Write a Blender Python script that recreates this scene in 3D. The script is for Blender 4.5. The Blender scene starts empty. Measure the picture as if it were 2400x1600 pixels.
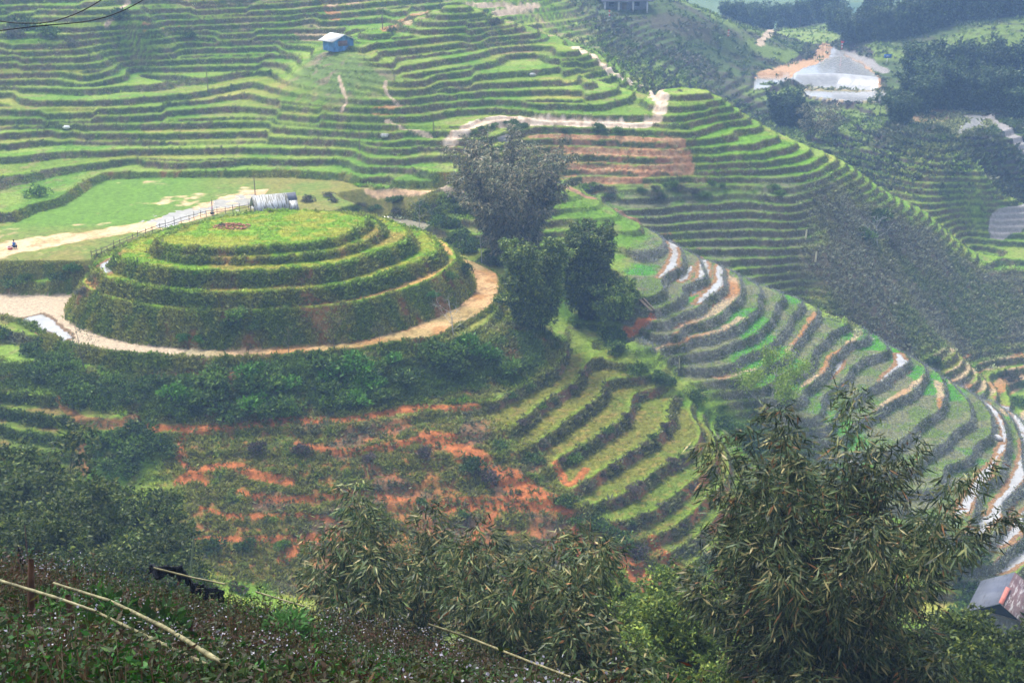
import bpy, bmesh, math, random, time
import numpy as np
from mathutils import Vector, Matrix
T0 = time.time()
rng = np.random.default_rng(7)
random.seed(7)
S = bpy.context.scene
COL = S.collection
# ------------------------------------------------------------------ camera geometry
ZC = 100.0                     # camera height above world zero; heights below are written relative to the camera
FPX, PITCH = 2897.0, math.radians(20.0)
CP, SP = math.cos(PITCH), math.sin(PITCH)
def ray(u, v):
    dx, dy = (np.asarray(u, float)-1200)/FPX, (np.asarray(v, float)-800)/FPX
    return dx, CP-dy*SP, -SP-dy*CP
def unproj(u, v, z):
    a, b, c = ray(u, v)
    t = z/c
    return np.stack([a*t, b*t, z+0*t], -1)
def tdep(v):
    return math.tan(PITCH+math.atan((v-800)/FPX))
def zhill(v):                  # the height at which a sight line meets the mean plane of the big hillside
    t = tdep(v)
    return -t*120.9/(.34+t)
# ------------------------------------------------------------------ value noise
def _hash(i, j, seed):
    n = (i.astype(np.int64)*374761393 + j.astype(np.int64)*668265263 + seed*974634217) & 0xffffffff
    n = ((n ^ (n >> 13))*1274126177) & 0xffffffff
    return ((n ^ (n >> 16)) & 0xffff)/65535.0
def vnoise(x, y, seed=0):
    i, j = np.floor(x), np.floor(y)
    fx, fy = x-i, y-j
    fx = fx*fx*(3-2*fx); fy = fy*fy*(3-2*fy)
    a, b = _hash(i, j, seed), _hash(i+1, j, seed)
    c, d = _hash(i, j+1, seed), _hash(i+1, j+1, seed)
    return (a*(1-fx)+b*fx)*(1-fy)+(c*(1-fx)+d*fx)*fy
def fbm(x, y, seed=0, octv=3):
    r, a, t = 0, 1.0, 0
    for o in range(octv):
        r = r+a*vnoise(x*2**o, y*2**o, seed+17*o); t += a; a *= .5
    return r/t
def sstep(a, b, x):
    t = np.clip((x-a)/(b-a), 0, 1)
    return t*t*(3-2*t)
# ------------------------------------------------------------------ survey of the slopes: contour lines (z, points seen) and spot heights
CT = [  # the big hillside; z from its mean plane at the reference row
 (zhill(381), [(-200,470),(0,456),(68,439),(150,437),(184,401),(218,395),(272,389),(323,378),(408,386),(612,381),(800,384),(902,417),(1079,422)]),
 (zhill(345), [(-150,372),(61,360),(136,352),(238,350),(340,347),(510,345),(680,346),(800,348),(868,357),(970,362),(1065,360)]),
 (zhill(300), [(-150,322),(31,310),(136,303),(340,301),(510,299),(629,298)]),
 (zhill(238), [(-150,242),(0,248),(102,252),(204,250),(306,246),(408,238),(476,233),(578,222)]),
 (zhill(203), [(-150,208),(0,206),(136,207),(272,203),(374,196),(476,183),(544,178),(609,176)]),
 (zhill(138), [(-150,152),(0,150),(119,146),(204,145),(245,136),(323,124),(442,118),(578,114),(673,110)]),
 (zhill(85),  [(-150,105),(0,102),(136,99),(177,94),(272,85),(400,75)]),
 (zhill(46),  [(-150,60),(100,58),(323,53),(442,41),(544,36),(680,32),(800,24)]),
 (zhill(5),   [(-150,25),(0,16),(150,14),(300,8),(500,3)]),
 (zhill(70),  [(853,80),(905,66),(960,50),(1018,34)]),
 (zhill(112), [(858,136),(912,126),(1038,112),(1123,99),(1154,93)]),
 (zhill(165), [(980,184),(1106,167),(1235,150),(1262,138)]),
 (zhill(204), [(1020,216),(1174,204),(1276,201),(1378,184),(1384,172)]),
 (zhill(217), [(1038,223),(1140,217),(1276,213),(1378,215),(1443,202)]),
 (zhill(253), [(1010,266),(1038,259),(1116,252),(1208,253),(1310,253),(1446,253),(1501,245),(1508,231)]),
 (zhill(285), [(1093,303),(1140,288),(1195,279),(1276,285),(1378,287),(1497,291),(1531,289)]),
 # second spur
 (-41.9,[(1600,310),(1668,293),(1702,284)]), (-43.6,[(1651,330),(1736,326),(1787,308)]),
 (-44.9,[(1665,354),(1770,347),(1835,332)]), (-46.6,[(1692,376),(1804,369),(1872,358),(1886,342)]),
 (-48.4,[(1695,405),(1838,401),(1906,391),(1938,372)]), (-50.2,[(1702,432),(1872,432),(1940,410),(1980,386)]),
 (-43.3,[(1242,321),(1400,322),(1600,330)]), (-45.8,[(1310,357),(1450,361),(1600,365)]),
 (-47.8,[(1340,392),(1480,396),(1620,393)]), (-49.5,[(1370,420),(1490,423)]), (-52.1,[(1440,468),(1700,465),(1870,470)]),
 (-53.0,[(1470,490),(1580,481),(1750,478),(1880,478)]), (-54.2,[(1520,510),(1600,503),(1880,501)]),
 (-55.5,[(1565,533),(1650,525),(1885,523)]), (-56.8,[(1610,551),(1660,548),(1880,545)]),
 (-58.1,[(1690,573),(1880,570)]), (-59.3,[(1710,599),(1910,592)]), (-61.1,[(1750,628),(1930,620)]),
 # the near ridge whose terraces run down to the gully
 (-53.6,[(1559,562),(1587,581),(1585,618),(1548,644),(1473,678)]),
 (-54.6,[(1622,606),(1618,640),(1577,663),(1458,704)]),
 (-55.4,[(1660,625),(1662,660),(1610,700),(1520,730)]),
 (-56.3,[(1700,627),(1697,670),(1634,722),(1560,762),(1505,788)]),
 (-57.5,[(1733,650),(1736,684),(1702,718),(1600,764),(1510,797)]),
 (-58.7,[(1784,677),(1777,715),(1719,766),(1668,786),(1600,801),(1510,815)]),
 (-59.9,[(1835,701),(1804,752),(1763,786),(1702,806),(1600,830)]),
 (-61.1,[(1879,704),(1858,735),(1838,769),(1804,803),(1736,837),(1625,864)]),
 (-62.3,[(1913,732),(1899,759),(1865,803),(1838,834),(1770,864),(1645,893)]),
 (-63.5,[(1981,752),(1940,796),(1906,840),(1872,871),(1740,915)]),
 (-64.7,[(2022,772),(1991,806),(1950,840),(1940,864),(1889,902),(1811,932)]),
 (-65.9,[(2073,806),(2035,837),(2000,857),(1957,908),(1920,945),(1870,980)]),
 (-67.1,[(2127,847),(2093,874),(2069,895),(2025,922),(1960,965)]),
 (-68.3,[(2165,875),(2110,932),(2069,956),(1990,1000)]),
 (-69.5,[(2208,881),(2215,930),(2190,970),(2130,1020),(2080,1060)]),
 (-70.7,[(2232,902),(2258,923),(2277,970),(2271,990),(2206,1043),(2150,1090)]),
 (-71.9,[(2274,920),(2295,936),(2323,975),(2326,996),(2284,1037),(2220,1090)]),
 (-73.1,[(2300,941),(2342,975),(2360,1017),(2357,1050),(2330,1120),(2280,1200),(2230,1260)]),
 (-74.3,[(2334,946),(2365,980),(2385,1020),(2394,1060),(2395,1140),(2350,1218),(2255,1295)]),
 (-75.5,[(2410,1030),(2430,1100),(2405,1250),(2340,1305)]), (-76.7,[(2470,1200),(2410,1318),(2335,1362)]),
 # the grassy nose below the bamboo
 (-57.5,[(1150,945),(1268,884),(1324,833)]), (-58.7,[(1201,1005),(1273,945),(1357,884),(1385,833)]),
 (-59.9,[(1268,1034),(1335,979),(1402,928),(1446,884)]), (-61.1,[(1312,1073),(1391,1023),(1474,962),(1513,912)]),
 (-62.3,[(1374,1129),(1463,1068),(1558,990),(1580,934)]), (-63.5,[(1446,1163),(1536,1101),(1603,1057),(1642,1001)]),
 (-64.7,[(1474,1218),(1586,1157),(1670,1090)]), (-65.9,[(1575,1241),(1670,1157)]),
 # terraces below the sandy ring at the left edge
 (-54.7,[(-60,880),(0,905),(150,915)]), (-57.1,[(-60,975),(0,984),(56,997),(130,1010),(219,1015)]), (-58.3,[(-60,1020),(0,1034),(93,1045),(182,1052)]),
 (-59.5,[(-60,1070),(0,1080),(90,1088)]),
]
SPOT = [ # (u, v, z)
 (1080,12,-24),(1330,110,-31.5),(1560,207,-36.4),(1690,245,-39.0),(1800,300,-44.5),(1870,335,-47.0),(2000,400,-53),(2160,490,-61.5),(2400,600,-71.5),
 (1950,560,-58.7),(1950,700,-65.5),(2100,640,-66.5),(2100,760,-71.5),(2350,700,-76),(2250,830,-79),(2300,650,-73),(2000,480,-56),
 (2250,845,-81),(2400,830,-82.5),(2330,905,-84),(2400,950,-86),
 (1345,440,-47.5),(1430,485,-50.3),(1500,525,-52),(1560,560,-53.2),(1380,560,-52.5),(1440,600,-53.2),
 (1430,725,-56.6),(1500,835,-60.4),(1600,880,-62.2),(1712,955,-65.4),(1790,1010,-68.4),(1860,1075,-70.6),(2000,1180,-73.5),(2150,1300,-76),(2260,1390,-78),
 (350,1005,-57),(600,985,-57),(830,985,-57),(940,960,-57),(510,850,-52.6),(800,840,-52.8),(1050,800,-52.8),(1180,700,-53),(510,935,-55.6),(800,930,-55.8),(1050,900,-56.2),(1250,780,-55.2),
 (250,900,-54.8),(0,850,-54),(100,1130,-61),(300,1130,-60.5),
 (700,1190,-62),(700,1270,-64),(500,1130,-60.4),(1000,1100,-60.4),(1150,1200,-63.2),(1290,1175,-62.4),(1100,1300,-65.3),(1000,1400,-66.8),(1350,1250,-65),(1440,1340,-67),(1600,1450,-70),(700,1370,-66),(1700,1350,-70),
 (1090,450,-47.3),(900,440,-47.8),(930,525,-52),(1000,560,-52.4),(1100,600,-52.5),
 # the valley with the ponds
 (2250,290,-52),(1980,300,-54.5),(2200,400,-57.5),(2200,470,-63),(2380,520,-67.5),(2300,420,-58.8),(2330,350,-55.2),(2380,460,-63),(1900,150,-50),(1780,190,-50.4),(2080,180,-50.2),
 (1700,130,-46),(1850,80,-47),(1650,60,-38),(1420,20,-33),(1200,20,-29),(1300,60,-33),(1450,100,-38),(1550,170,-43.5),(1620,205,-46),(1690,232,-50),(1750,240,-52),(1830,300,-57),
 (2350,250,-51),(2400,330,-54.5),(2100,60,-44),(1980,75,-46),(2300,60,-38),
]
XYZ = [ # places the picture does not show, and the near slope
 (-7,3,-2.2),(0,3,-2.2),(8,3,-2.6),(-7,10,-6.8),(2,10,-8.4),(10,10,-10.5),(-11,22,-13.3),(-5,22,-14.3),(-1,22,-15.4),(4,22,-17.3),(12,22,-21),(-18,30,-19.5),(-5,30,-21.2),(0,30,-22.5),(8,30,-25.5),(18,30,-28.5),
 (-28,45,-29),(-10,45,-31.5),(8,45,-34),(25,45,-37),(40,45,-39),(-45,70,-45),(-15,70,-47.5),(10,70,-50),(35,70,-51),(60,70,-52),(-30,92,-59),(0,92,-63.5),(35,90,-63),(65,92,-63),
 (-55,100,-57),(-20,104,-65.5),(15,104,-68.5),(40,107,-70.5),(52,107,-71),(70,108,-70),(75,125,-77),(90,140,-79),(-80,140,-55),(-120,140,-52),(-120,200,-47),
 (95,200,-88),(110,180,-88),(75,190,-82),(130,230,-84),(60,196,-73),(50,203,-67),(30,206,-60.5),(22,207,-56.5),
 (100,262,-68.5),(80,262,-66.5),(110,270,-68.5),(150,270,-68),(60,275,-61),
 (-200,250,-38),(-220,330,-22),(-300,420,-5),(-60,360,-18),(-100,420,-8),(0,350,-22),(30,420,-25),(0,500,-8),(-200,500,10),
 (190,330,-50),(240,380,-40),(300,440,-20),(240,300,-55),(200,250,-66),(160,420,-38),(110,420,-46),(130,480,-44),(90,500,-52),(200,520,-30),(300,560,10),(0,600,0),(80,600,-60),(200,640,-55),(-200,620,30),(320,650,30),
 (80,640,-60),(-300,250,-30),(-320,140,-45),(300,200,-75),(300,120,-80),(200,120,-82),(150,160,-86),(-200,60,-45),(-120,20,-18),(-60,20,-14),(60,15,-18),(120,20,-25),(120,70,-55),(200,60,-55),(-100,75,-47),
]
P = []
for z, pts in CT:
    q = unproj([p[0] for p in pts], [p[1] for p in pts], z)
    out = [q[0]]
    for a, b in zip(q[:-1], q[1:]):
        n = max(1, int(np.linalg.norm(b-a)//7))
        for k in range(1, n+1): out.append(a+(b-a)*k/n)
    P += out
P += [unproj(u, v, z) for u, v, z in SPOT]
P += [np.array(p, float) for p in XYZ]
P = np.array(P)
CTL = P
# thin-plate spline through the survey
def tps_fit(P, lam):
    X = P[:, :2]/100; n = len(X)
    r2 = ((X[:, None]-X[None])**2).sum(-1)
    K = np.where(r2 > 0, r2*np.log(r2+1e-20), 0)+lam*np.eye(n)
    Q = np.c_[np.ones(n), X]
    A = np.block([[K, Q], [Q.T, np.zeros((3, 3))]])
    w = np.linalg.solve(A, np.r_[P[:, 2], np.zeros(3)])
    return X, w
TX, TW = tps_fit(P, 2e-4)
GX0, GY0, GS = -320.0, -6.0, 1.25
gx = np.arange(GX0, 321, GS); gy = np.arange(GY0, 662, GS)
def tps_eval(x, y):
    out = np.empty(len(x))
    for i in range(0, len(x), 6000):
        q = np.c_[x[i:i+6000], y[i:i+6000]]/100
        r2 = (q[:, :1]-TX[:, 0])**2+(q[:, 1:]-TX[:, 1])**2
        out[i:i+6000] = (r2*np.log(r2+1e-20))@TW[:-3]+TW[-3]+q@TW[-2:]
    return out
MX, MY = np.meshgrid(gx[::2], gy[::2])
_g = tps_eval(MX.ravel(), MY.ravel()).reshape(MX.shape)
HG, HX0, HY0, HS = _g, GX0, GY0, GS*2
def grid_sample(G, x, y):       # Catmull-Rom
    fx = np.clip((x-HX0)/HS, 1, G.shape[1]-3.001); fy = np.clip((y-HY0)/HS, 1, G.shape[0]-3.001)
    i = fx.astype(int); j = fy.astype(int); fx = fx-i; fy = fy-j
    def w(t): return (-.5*t+t*t-.5*t**3, 1-2.5*t*t+1.5*t**3, .5*t+2*t*t-1.5*t**3, -.5*t*t+.5*t**3)
    wx, wy = w(fx), w(fy)
    r = 0
    for b in range(4):
        row = 0
        for a in range(4): row = row+wx[a]*G[j+b-1, i+a-1]
        r = r+wy[b]*row
    return r
def H0(x, y):
    h = grid_sample(HG, x, y)
    far = 60+260*(sstep(-250, -700, x)*.4+.6*fbm(x/420+3.1, y/420, 5))
    far = -75+sstep(560, 1500, y)*far*.9
    t = sstep(520, 640, y)
    return h*(1-t)+far*t
print('tps', len(P), time.time()-T0)
# ------------------------------------------------------------------ polygon helpers in plan
def poly_sd(x, y, poly, closed=True):
    """signed distance (negative inside) to a polygon, or plain distance to a polyline"""
    p = np.asarray(poly, float)[:, :2]
    a = p if closed else p[:-1]
    b = np.roll(p, -1, 0) if closed else p[1:]
    d2 = np.full(x.shape, 1e12); ins = np.zeros(x.shape, bool)
    for (ax, ay), (bx, by) in zip(a, b):
        ex, ey = bx-ax, by-ay
        L = ex*ex+ey*ey+1e-12
        t = np.clip(((x-ax)*ex+(y-ay)*ey)/L, 0, 1)
        d2 = np.minimum(d2, (x-ax-t*ex)**2+(y-ay-t*ey)**2)
        if closed:
            c = (ay > y) != (by > y)
            ins ^= c & (x < ex*(y-ay)/(ey if abs(ey) > 1e-9 else 1e-9)+ax)
    d = np.sqrt(d2)
    return np.where(ins, -d, d) if closed else d
def sd_near(x, y, poly, reach, closed=True):
    p = np.asarray(poly, float)
    out = np.full(x.shape, 1e3)
    m = (x > p[:, 0].min()-reach) & (x < p[:, 0].max()+reach) & (y > p[:, 1].min()-reach) & (y < p[:, 1].max()+reach)
    if m.any(): out[m] = poly_sd(x[m], y[m], p, closed)
    return out
def at_z(pts, z): return unproj([p[0] for p in pts], [p[1] for p in pts], z)[:, :2]
def smooth_poly(p, n=2, closed=True):
    p = np.asarray(p, float)
    for _ in range(n):
        if closed:
            q = np.roll(p, -1, 0); p = np.stack([.75*p+.25*q, .25*p+.75*q], 1).reshape(-1, p.shape[1])
        else:
            a, b = p[:-1], p[1:]
            m = np.stack([.75*a+.25*b, .25*a+.75*b], 1).reshape(-1, p.shape[1]); p = np.r_[p[:1], m, p[-1:]]
    return p
# ------------------------------------------------------------------ flat ground cut and filled into the slopes
FIELD = np.r_[at_z([(-120,612),(0,611),(218,609)], -48), at_z([(218,600),(300,565),(420,530),(520,512),(640,520),(760,500),(850,470),(900,452)], -48),
              at_z([(990,452),(1090,448),(1100,443),(990,444),(880,441),(840,437),(800,425),(680,417),(510,417),(340,418),(255,422),(218,439),(153,483),(85,500),(20,530),(-120,545)], -48)]
RING_OUT = [(-160,720),(0,732),(58,747),(109,773),(136,793),(187,807),(238,815),(306,824),(374,832),(442,835),(510,835),(612,830),(800,820),(902,803),(970,793),(1021,786),(1072,762),(1123,732),(1157,711),(1167,684),(1171,643),(1140,626),(1106,612)]
RING_IN = [(1060,600),(900,560),(700,600),(400,660),(155,694),(0,690),(-160,690)]
RING = smooth_poly(at_z(RING_OUT+RING_IN, -52), 1)
POOL = at_z([(840,512),(880,507),(940,512),(1010,524),(1035,532),(960,541),(900,536)], -52.2)
POND1 = at_z([(1930,122),(1975,128),(2020,150),(2060,180),(2065,188),(1990,184),(1900,179),(1857,182),(1770,176),(1776,168),(1850,152),(1900,140)], -50)
POND2 = at_z([(1770,176),(1850,178),(1857,185),(1800,205),(1765,210)], -51)
POND3 = at_z([(1890,205),(1960,203),(2050,212),(2100,225),(2098,238),(1990,236),(1930,230),(1880,222)], -53)
POND4 = at_z([(2085,238),(2160,240),(2240,250),(2290,258),(2330,285),(2325,298),(2245,320),(2150,290),(2100,262)], -52.5)
FIELD2 = at_z([(1835,66),(1925,70),(1990,82),(1975,95),(1900,104),(1850,95),(1820,80)], -47)
FLATS = [(FIELD, -48, 1.5, 1.2), (POOL, -52.2, 1.2, 1.2), (POND1, -50, .8, .8), (POND2, -51, .9, .8), (POND3, -53, .9, .7), (POND4, -52.5, .9, .7), (FIELD2, -47, .3, .3), (RING, -52, 1.25, 1.3)]
# the mound: closed tiers, the far halves rounded as the near halves are
def tier(front, z, back):
    return smooth_poly(np.r_[at_z(front, z), np.array(back)], 2)
def y_at(v, z): return -z/tdep(v)
T5 = smooth_poly(at_z([(367,568),(401,574),(459,582),(544,582),(646,575),(748,567),(800,556),(850,530),(866,517),(844,507),(800,498),(694,493),(595,498),(486,515),(420,541),(375,558)], -42.6), 2)
def grow(poly, dl, dr, db):
    c = poly.mean(0); q = poly-c
    return q
cx5, cy5 = T5.mean(0)
def backside(front_pts, z, cy_back):
    f = at_z(front_pts, z)
    (x0, y0), (x1, y1) = f[0], f[-1]
    a = np.linspace(0, math.pi, 9)[1:-1]
    cx, hw = (x0+x1)/2, (x1-x0)/2
    return smooth_poly(np.r_[f, np.stack([cx+hw*np.cos(a)*1.0, (y0+y1)/2+(y0-y1)/2*-np.cos(a)*1.0+(cy_back-(y0+y1)/2)*np.sin(a)], -1)], 2)
T4 = backside([(364,570),(370,582),(391,596),(442,604),(578,604),(714,599),(800,586),(851,568),(892,548),(897,536)], -43.5, 173.5)
T3 = backside([(272,590),(282,602),(323,618),(374,630),(442,636),(544,637),(646,633),(748,626),(800,618),(868,596),(936,572),(963,556)], -44.3, 177)
T2 = backside([(216,617),(238,647),(306,664),(374,676),(442,682),(510,686),(612,684),(714,679),(800,667),(885,648),(953,623),(1018,596),(1031,580)], -46.1, 180)
T1 = backside([(186,655),(204,677),(272,701),(340,715),(408,723),(510,727),(612,727),(714,721),(800,713),(868,701),(936,681),(1004,660),(1058,623),(1074,604)], -47.9, 183)
TIERS = [(T1, -47.9, 1.5), (T2, -46.1, 1.75), (T3, -44.3, 1.6), (T4, -43.5, 1.7), (T5, -42.6, 1.6)]
# ------------------------------------------------------------------ where the slope is terraced
def march(u, v, hf, t0=8, t1=1700, n=2600):
    a, b, c = ray(u, v)
    t = np.geomspace(t0, t1, n)
    x, y, z = a*t, b*t, c*t
    h = hf(x, y)
    k = np.nonzero(z < h)[0]
    if len(k) == 0: return np.array([x[-1], y[-1], h[-1]])
    k = max(k[0], 1)
    d0, d1 = z[k-1]-h[k-1], z[k]-h[k]
    f = d0/(d0-d1+1e-12)
    return np.array([x[k-1]+f*(x[k]-x[k-1]), y[k-1]+f*(y[k]-y[k-1]), h[k-1]+f*(h[k]-h[k-1])])
def region(pts):
    return np.array([march(u, v, H0)[:2] for u, v in pts])
NOTERR = [  # pixel outlines of ground without terraces, (outline, remaining strength, softness m)
 ([(-150,850),(0,845),(240,850),(510,845),(900,830),(1100,790),(1230,740),(1330,780),(1300,830),(1230,890),(1120,950),(940,962),(700,985),(350,1000),(240,960),(150,925),(0,895)], .12, 3),
 ([(240,1000),(700,990),(940,965),(1110,965),(1180,1010),(1290,1110),(1360,1170),(1440,1260),(1500,1330),(1700,1400),(1700,1500),(1000,1500),(300,1400),(-150,1300),(-150,1095),(100,1100),(220,1050)], .42, 3),
 ([(1870,640),(1900,560),(1910,480),(1960,440),(2030,470),(2150,520),(2400,640),(2500,800),(2300,820),(2150,830),(2000,760)], .28, 4),
 ([(735,125),(830,120),(880,150),(960,180),(900,215),(810,245),(760,262),(690,240),(640,190),(690,160)], .25, 3),
 ([(1240,740),(1340,600),(1400,640),(1450,720),(1500,800),(1560,850),(1640,890),(1730,970),(1800,1020),(1700,1010),(1560,900),(1450,840),(1380,790)], .1, 3),
 ([(1310,440),(1420,470),(1520,530),(1470,640),(1380,660),(1320,560)], .35, 3),
 ([(1400,440),(1890,440),(1890,468),(1440,466)], .3, 2),
 ([(1640,80),(1640,140),(1760,170),(1900,130),(1780,60),(1700,20),(1560,0),(1560,70)], .15, 5),
 ([(1690,1000),(1800,1015),(1890,1080),(1960,1180),(1880,1280),(1780,1280),(1745,1130)], .08, 3),
]
NOTERR = [(region(p), s, w) for p, s, w in NOTERR]
STEP, LIP0 = 1.2, -57.5
def strength(x, y):
    s = np.ones(x.shape)
    for poly, k, w in NOTERR:
        d = sd_near(x, y, poly, w+1)
        s = np.minimum(s, k+(1-k)*sstep(-w, w, d))
    s *= sstep(100, 122, y+.25*x)                        # the near slope
    s *= 1-.75*sstep(300, 420, y)*sstep(20, 60, x)
    return s
# trails that are cut a little into the ground: pixel line, half width, kind
TRAILS_PX = [
 ([(1055,330),(1075,318),(1093,300),(1140,286),(1195,276),(1276,283),(1378,287),(1450,290),(1531,290),(1545,272),(1552,250),(1548,228),(1521,212),(1480,190),(1440,172),(1420,160),(1402,140),(1378,125),(1345,110)], 1.3, 'track'),
 ([(1320,436),(1345,447),(1400,470),(1450,497),(1490,520)], .8, 'redtrack'),
 ([(300,985),(330,1000),(420,1005),(520,1000),(620,990),(760,985),(830,985),(900,970),(960,958),(1050,952),(1112,948)], .7, 'red'),
 ([(410,1262),(520,1264),(640,1262),(720,1262),(800,1262),(850,1258)], .45, 'red'),
 ([(720,1262),(690,1290),(665,1312)], .5, 'red'),
 ([(1000,1020),(1080,1050),(1150,1095),(1220,1140),(1290,1170)], 1.3, 'red'),
 ([(1050,1190),(1150,1185),(1230,1178),(1290,1172)], .9, 'red'),
 ([(1290,1170),(1330,1200),(1360,1245),(1345,1290)], .8, 'red'),
 ([(1305,1085),(1315,1120),(1340,1140),(1375,1100)], .6, 'red'),
 ([(1455,1300),(1480,1340),(1540,1390)], 1.6, 'red'),
 ([(1530,1270),(1560,1300),(1580,1330)], .8, 'red'),
 ([(420,1130),(480,1100),(540,1085),(600,1115),(680,1130)], .6, 'red'),
 ([(430,1008),(418,1060),(440,1100),(485,1132)], .35, 'red'), ([(560,1150),(640,1172),(740,1170),(850,1152),(950,1172),(1050,1190)], .35, 'red'),
 ([(690,1038),(800,1062),(900,1050),(1000,1022)], .4, 'red'), ([(1080,1290),(1120,1250),(1165,1195)], .5, 'red'), ([(470,1190),(560,1215),(680,1200),(800,1225)], .3, 'red'),
 ([(140,935),(165,970),(230,995),(320,1000)], .55, 'brown'),
 ([(320,930),(315,960),(300,985)], .5, 'brown'),
 ([(195,1050),(190,1085),(200,1100)], .6, 'brown'),
 ([(350,880),(470,872),(560,880),(640,875)], .4, 'brown'),
 ([(1466,770),(1475,790),(1490,765),(1530,745)], .5, 'red'),
 ([(1000,450),(950,452),(880,455),(860,447)], .5, 'pale'),
 ([(1090,450),(1030,446),(970,451),(900,454)], .5, 'pale'),
 ([(1790,62),(1812,70),(1790,90),(1778,104)], 1.3, 'pale'),
 ([(1100,13),(1200,14),(1260,16)], 1.0, 'pale'), ([(1160,32),(1220,22),(1250,17)], 1.2, 'pale'),
 ([(800,262),(815,235),(800,205),(795,180)], .28, 'pale'), ([(905,190),(900,210),(920,235),(935,245)], .28, 'pale'), ([(905,285),(950,300),(1010,320)], .28, 'pale'),
 ([(1243,320),(1300,321),(1400,322),(1500,326),(1600,331)], .55, 'redband'), ([(1300,357),(1400,360),(1500,363),(1610,366)], .7, 'redband'),
 ([(1330,393),(1420,396),(1520,398),(1620,393)], .6, 'redband'), ([(1370,423),(1480,424),(1530,400)], .5, 'redband'),
 ([(250,60),(258,48),(285,20),(300,4)], .5, 'pale'),
]
def macro(x, y):
    """slopes with terraces, before the flat ground is cut in"""
    h = H0(x, y)
    st = strength(x, y)
    e = .6
    gx_ = (grid_sample(HG, x+e, y)-grid_sample(HG, x-e, y))/(2*e); gy_ = (grid_sample(HG, x, y+e)-grid_sample(HG, x, y-e))/(2*e)
    g = np.sqrt(gx_**2+gy_**2)
    wob = (fbm(x/17, y/17, 11, 2)-.5)*.55+(fbm(x/4.2, y/4.2, 12, 2)-.5)*.22
    # plots that start half a step higher or lower: lips end and merge
    hill = sstep(206, 226, y)*sstep(60, 20, x)
    k0 = np.floor((h-LIP0)/STEP/2+.02)
    sh = hill*.55*(sstep(.5, .56, vnoise(x/26+k0*3.37+.01*y, k0*1.71, 13))+sstep(.62, .67, vnoise(x/15+k0*5.1, k0*2.9, 14)))
    hh = h+wob*np.clip(g*2.4, .3, 1)+sh
    q = (hh-LIP0)/STEP
    k = np.floor(q); f = q-k
    r = np.clip(.75*g/STEP, .17, .55)
    ramp = np.clip((f-(1-r))/r, 0, 1)
    lip = np.exp(-(f/np.clip(.22*g/STEP, .02, .3))**2)*.13   # the raised bund on each lip
    zt = LIP0+STEP*(k+ramp)+lip-sh
    riser = np.where(ramp > 0, np.minimum(ramp*6, 1)*np.minimum((1-ramp)*8+.0, 1), 0)
    z = h+(zt-h)*st
    return z, riser*st, ramp, k, f, st, g
def ground_full(x, y):
    x = np.asarray(x, float); y = np.asarray(y, float)
    z, riser, ramp, k, f, st, g = macro(x, y)
    bank = np.zeros(x.shape)
    info = {}
    for i, (poly, zf, sd, su) in enumerate(FLATS):
        R = 9 if i in (0, 1, 7) else 26
        d = sd_near(x, y, poly, R)
        dd = np.maximum(d+(fbm(x/3, y/3, 31, 2)-.5)*.5*(d > -.3), 0)
        lo, hi = zf-sd*dd, zf+su*dd
        zn = np.clip(z, lo, hi)
        hit = (np.abs(zn-z) > .02) & (d > 0.05) & (d < R)
        bank = np.where(hit, 1, bank)
        z = np.where(d < R, zn, z)
        riser = np.where(d < 0.1, 0, riser)
        info[i] = d
    dm = None
    for poly, zt, s in TIERS:
        d = sd_near(x, y, poly, 8)
        dd = np.maximum(d+(fbm(x/2.5, y/2.5, 33, 2)-.5)*.35*(d > -.3), 0)
        zt_ = zt-s*dd+.12*np.exp(-((d+.15)/.25)**2)
        hit = (zt_ > z) & (d < 8)
        bank = np.where(hit, np.where(d > 0.02, 1, 0), bank)
        z = np.where(hit, zt_, z)
        riser = np.where(d < .05, 0, riser)
        info[zt] = d
    info['top'] = sd_near(x, y, T5, 8)
    return z, riser, ramp, k, f, st, g, bank, info
def gz(x, y):
    x = np.atleast_1d(np.asarray(x, float)); y = np.atleast_1d(np.asarray(y, float))
    return ground_full(x, y)[0]
def at_px(u, v, **k):
    """the point of the real ground that the photograph shows at a pixel"""
    return march(u, v, lambda x, y: ground_full(x, y)[0], **k)
# ------------------------------------------------------------------ helpers that make objects
def tag(o, label, cat=None, group=None, kind=None):
    o['label'] = label
    if cat: o['category'] = cat
    if group: o['group'] = group
    if kind: o['kind'] = kind
    return o
def np_mesh(name, V, F, mat=None, col=None, smooth=False, fcol=None):
    """mesh from arrays; F is (n,3) or (n,4); col per vertex RGB"""
    V = np.asarray(V, np.float32); F = np.asarray(F, np.int32)
    me = bpy.data.meshes.new(name)
    me.vertices.add(len(V)); me.vertices.foreach_set('co', V.ravel())
    me.loops.add(F.size); me.loops.foreach_set('vertex_index', F.ravel())
    me.polygons.add(len(F)); me.polygons.foreach_set('loop_start', np.arange(0, F.size, F.shape[1], dtype=np.int32))
    if smooth: me.polygons.foreach_set('use_smooth', np.ones(len(F), bool))
    me.update(calc_edges=True)
    if col is not None:
        ca = me.color_attributes.new('tint', 'FLOAT_COLOR', 'POINT')
        ca.data.foreach_set('color', np.c_[col, np.ones(len(V))].astype(np.float32).ravel())
    if mat: me.materials.append(mat)
    return me
def link(name, me, parent=None, loc=None):
    o = bpy.data.objects.new(name, me); COL.objects.link(o)
    if parent is not None: o.parent = parent
    if loc is not None: o.location = loc
    return o
def empty(name, loc, rz=0.0, sc=1.0):
    o = bpy.data.objects.new(name, None); COL.objects.link(o)
    o.location = loc; o.rotation_euler = (0, 0, rz); o.scale = (sc, sc, sc)
    o.empty_display_size = .3
    return o
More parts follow.
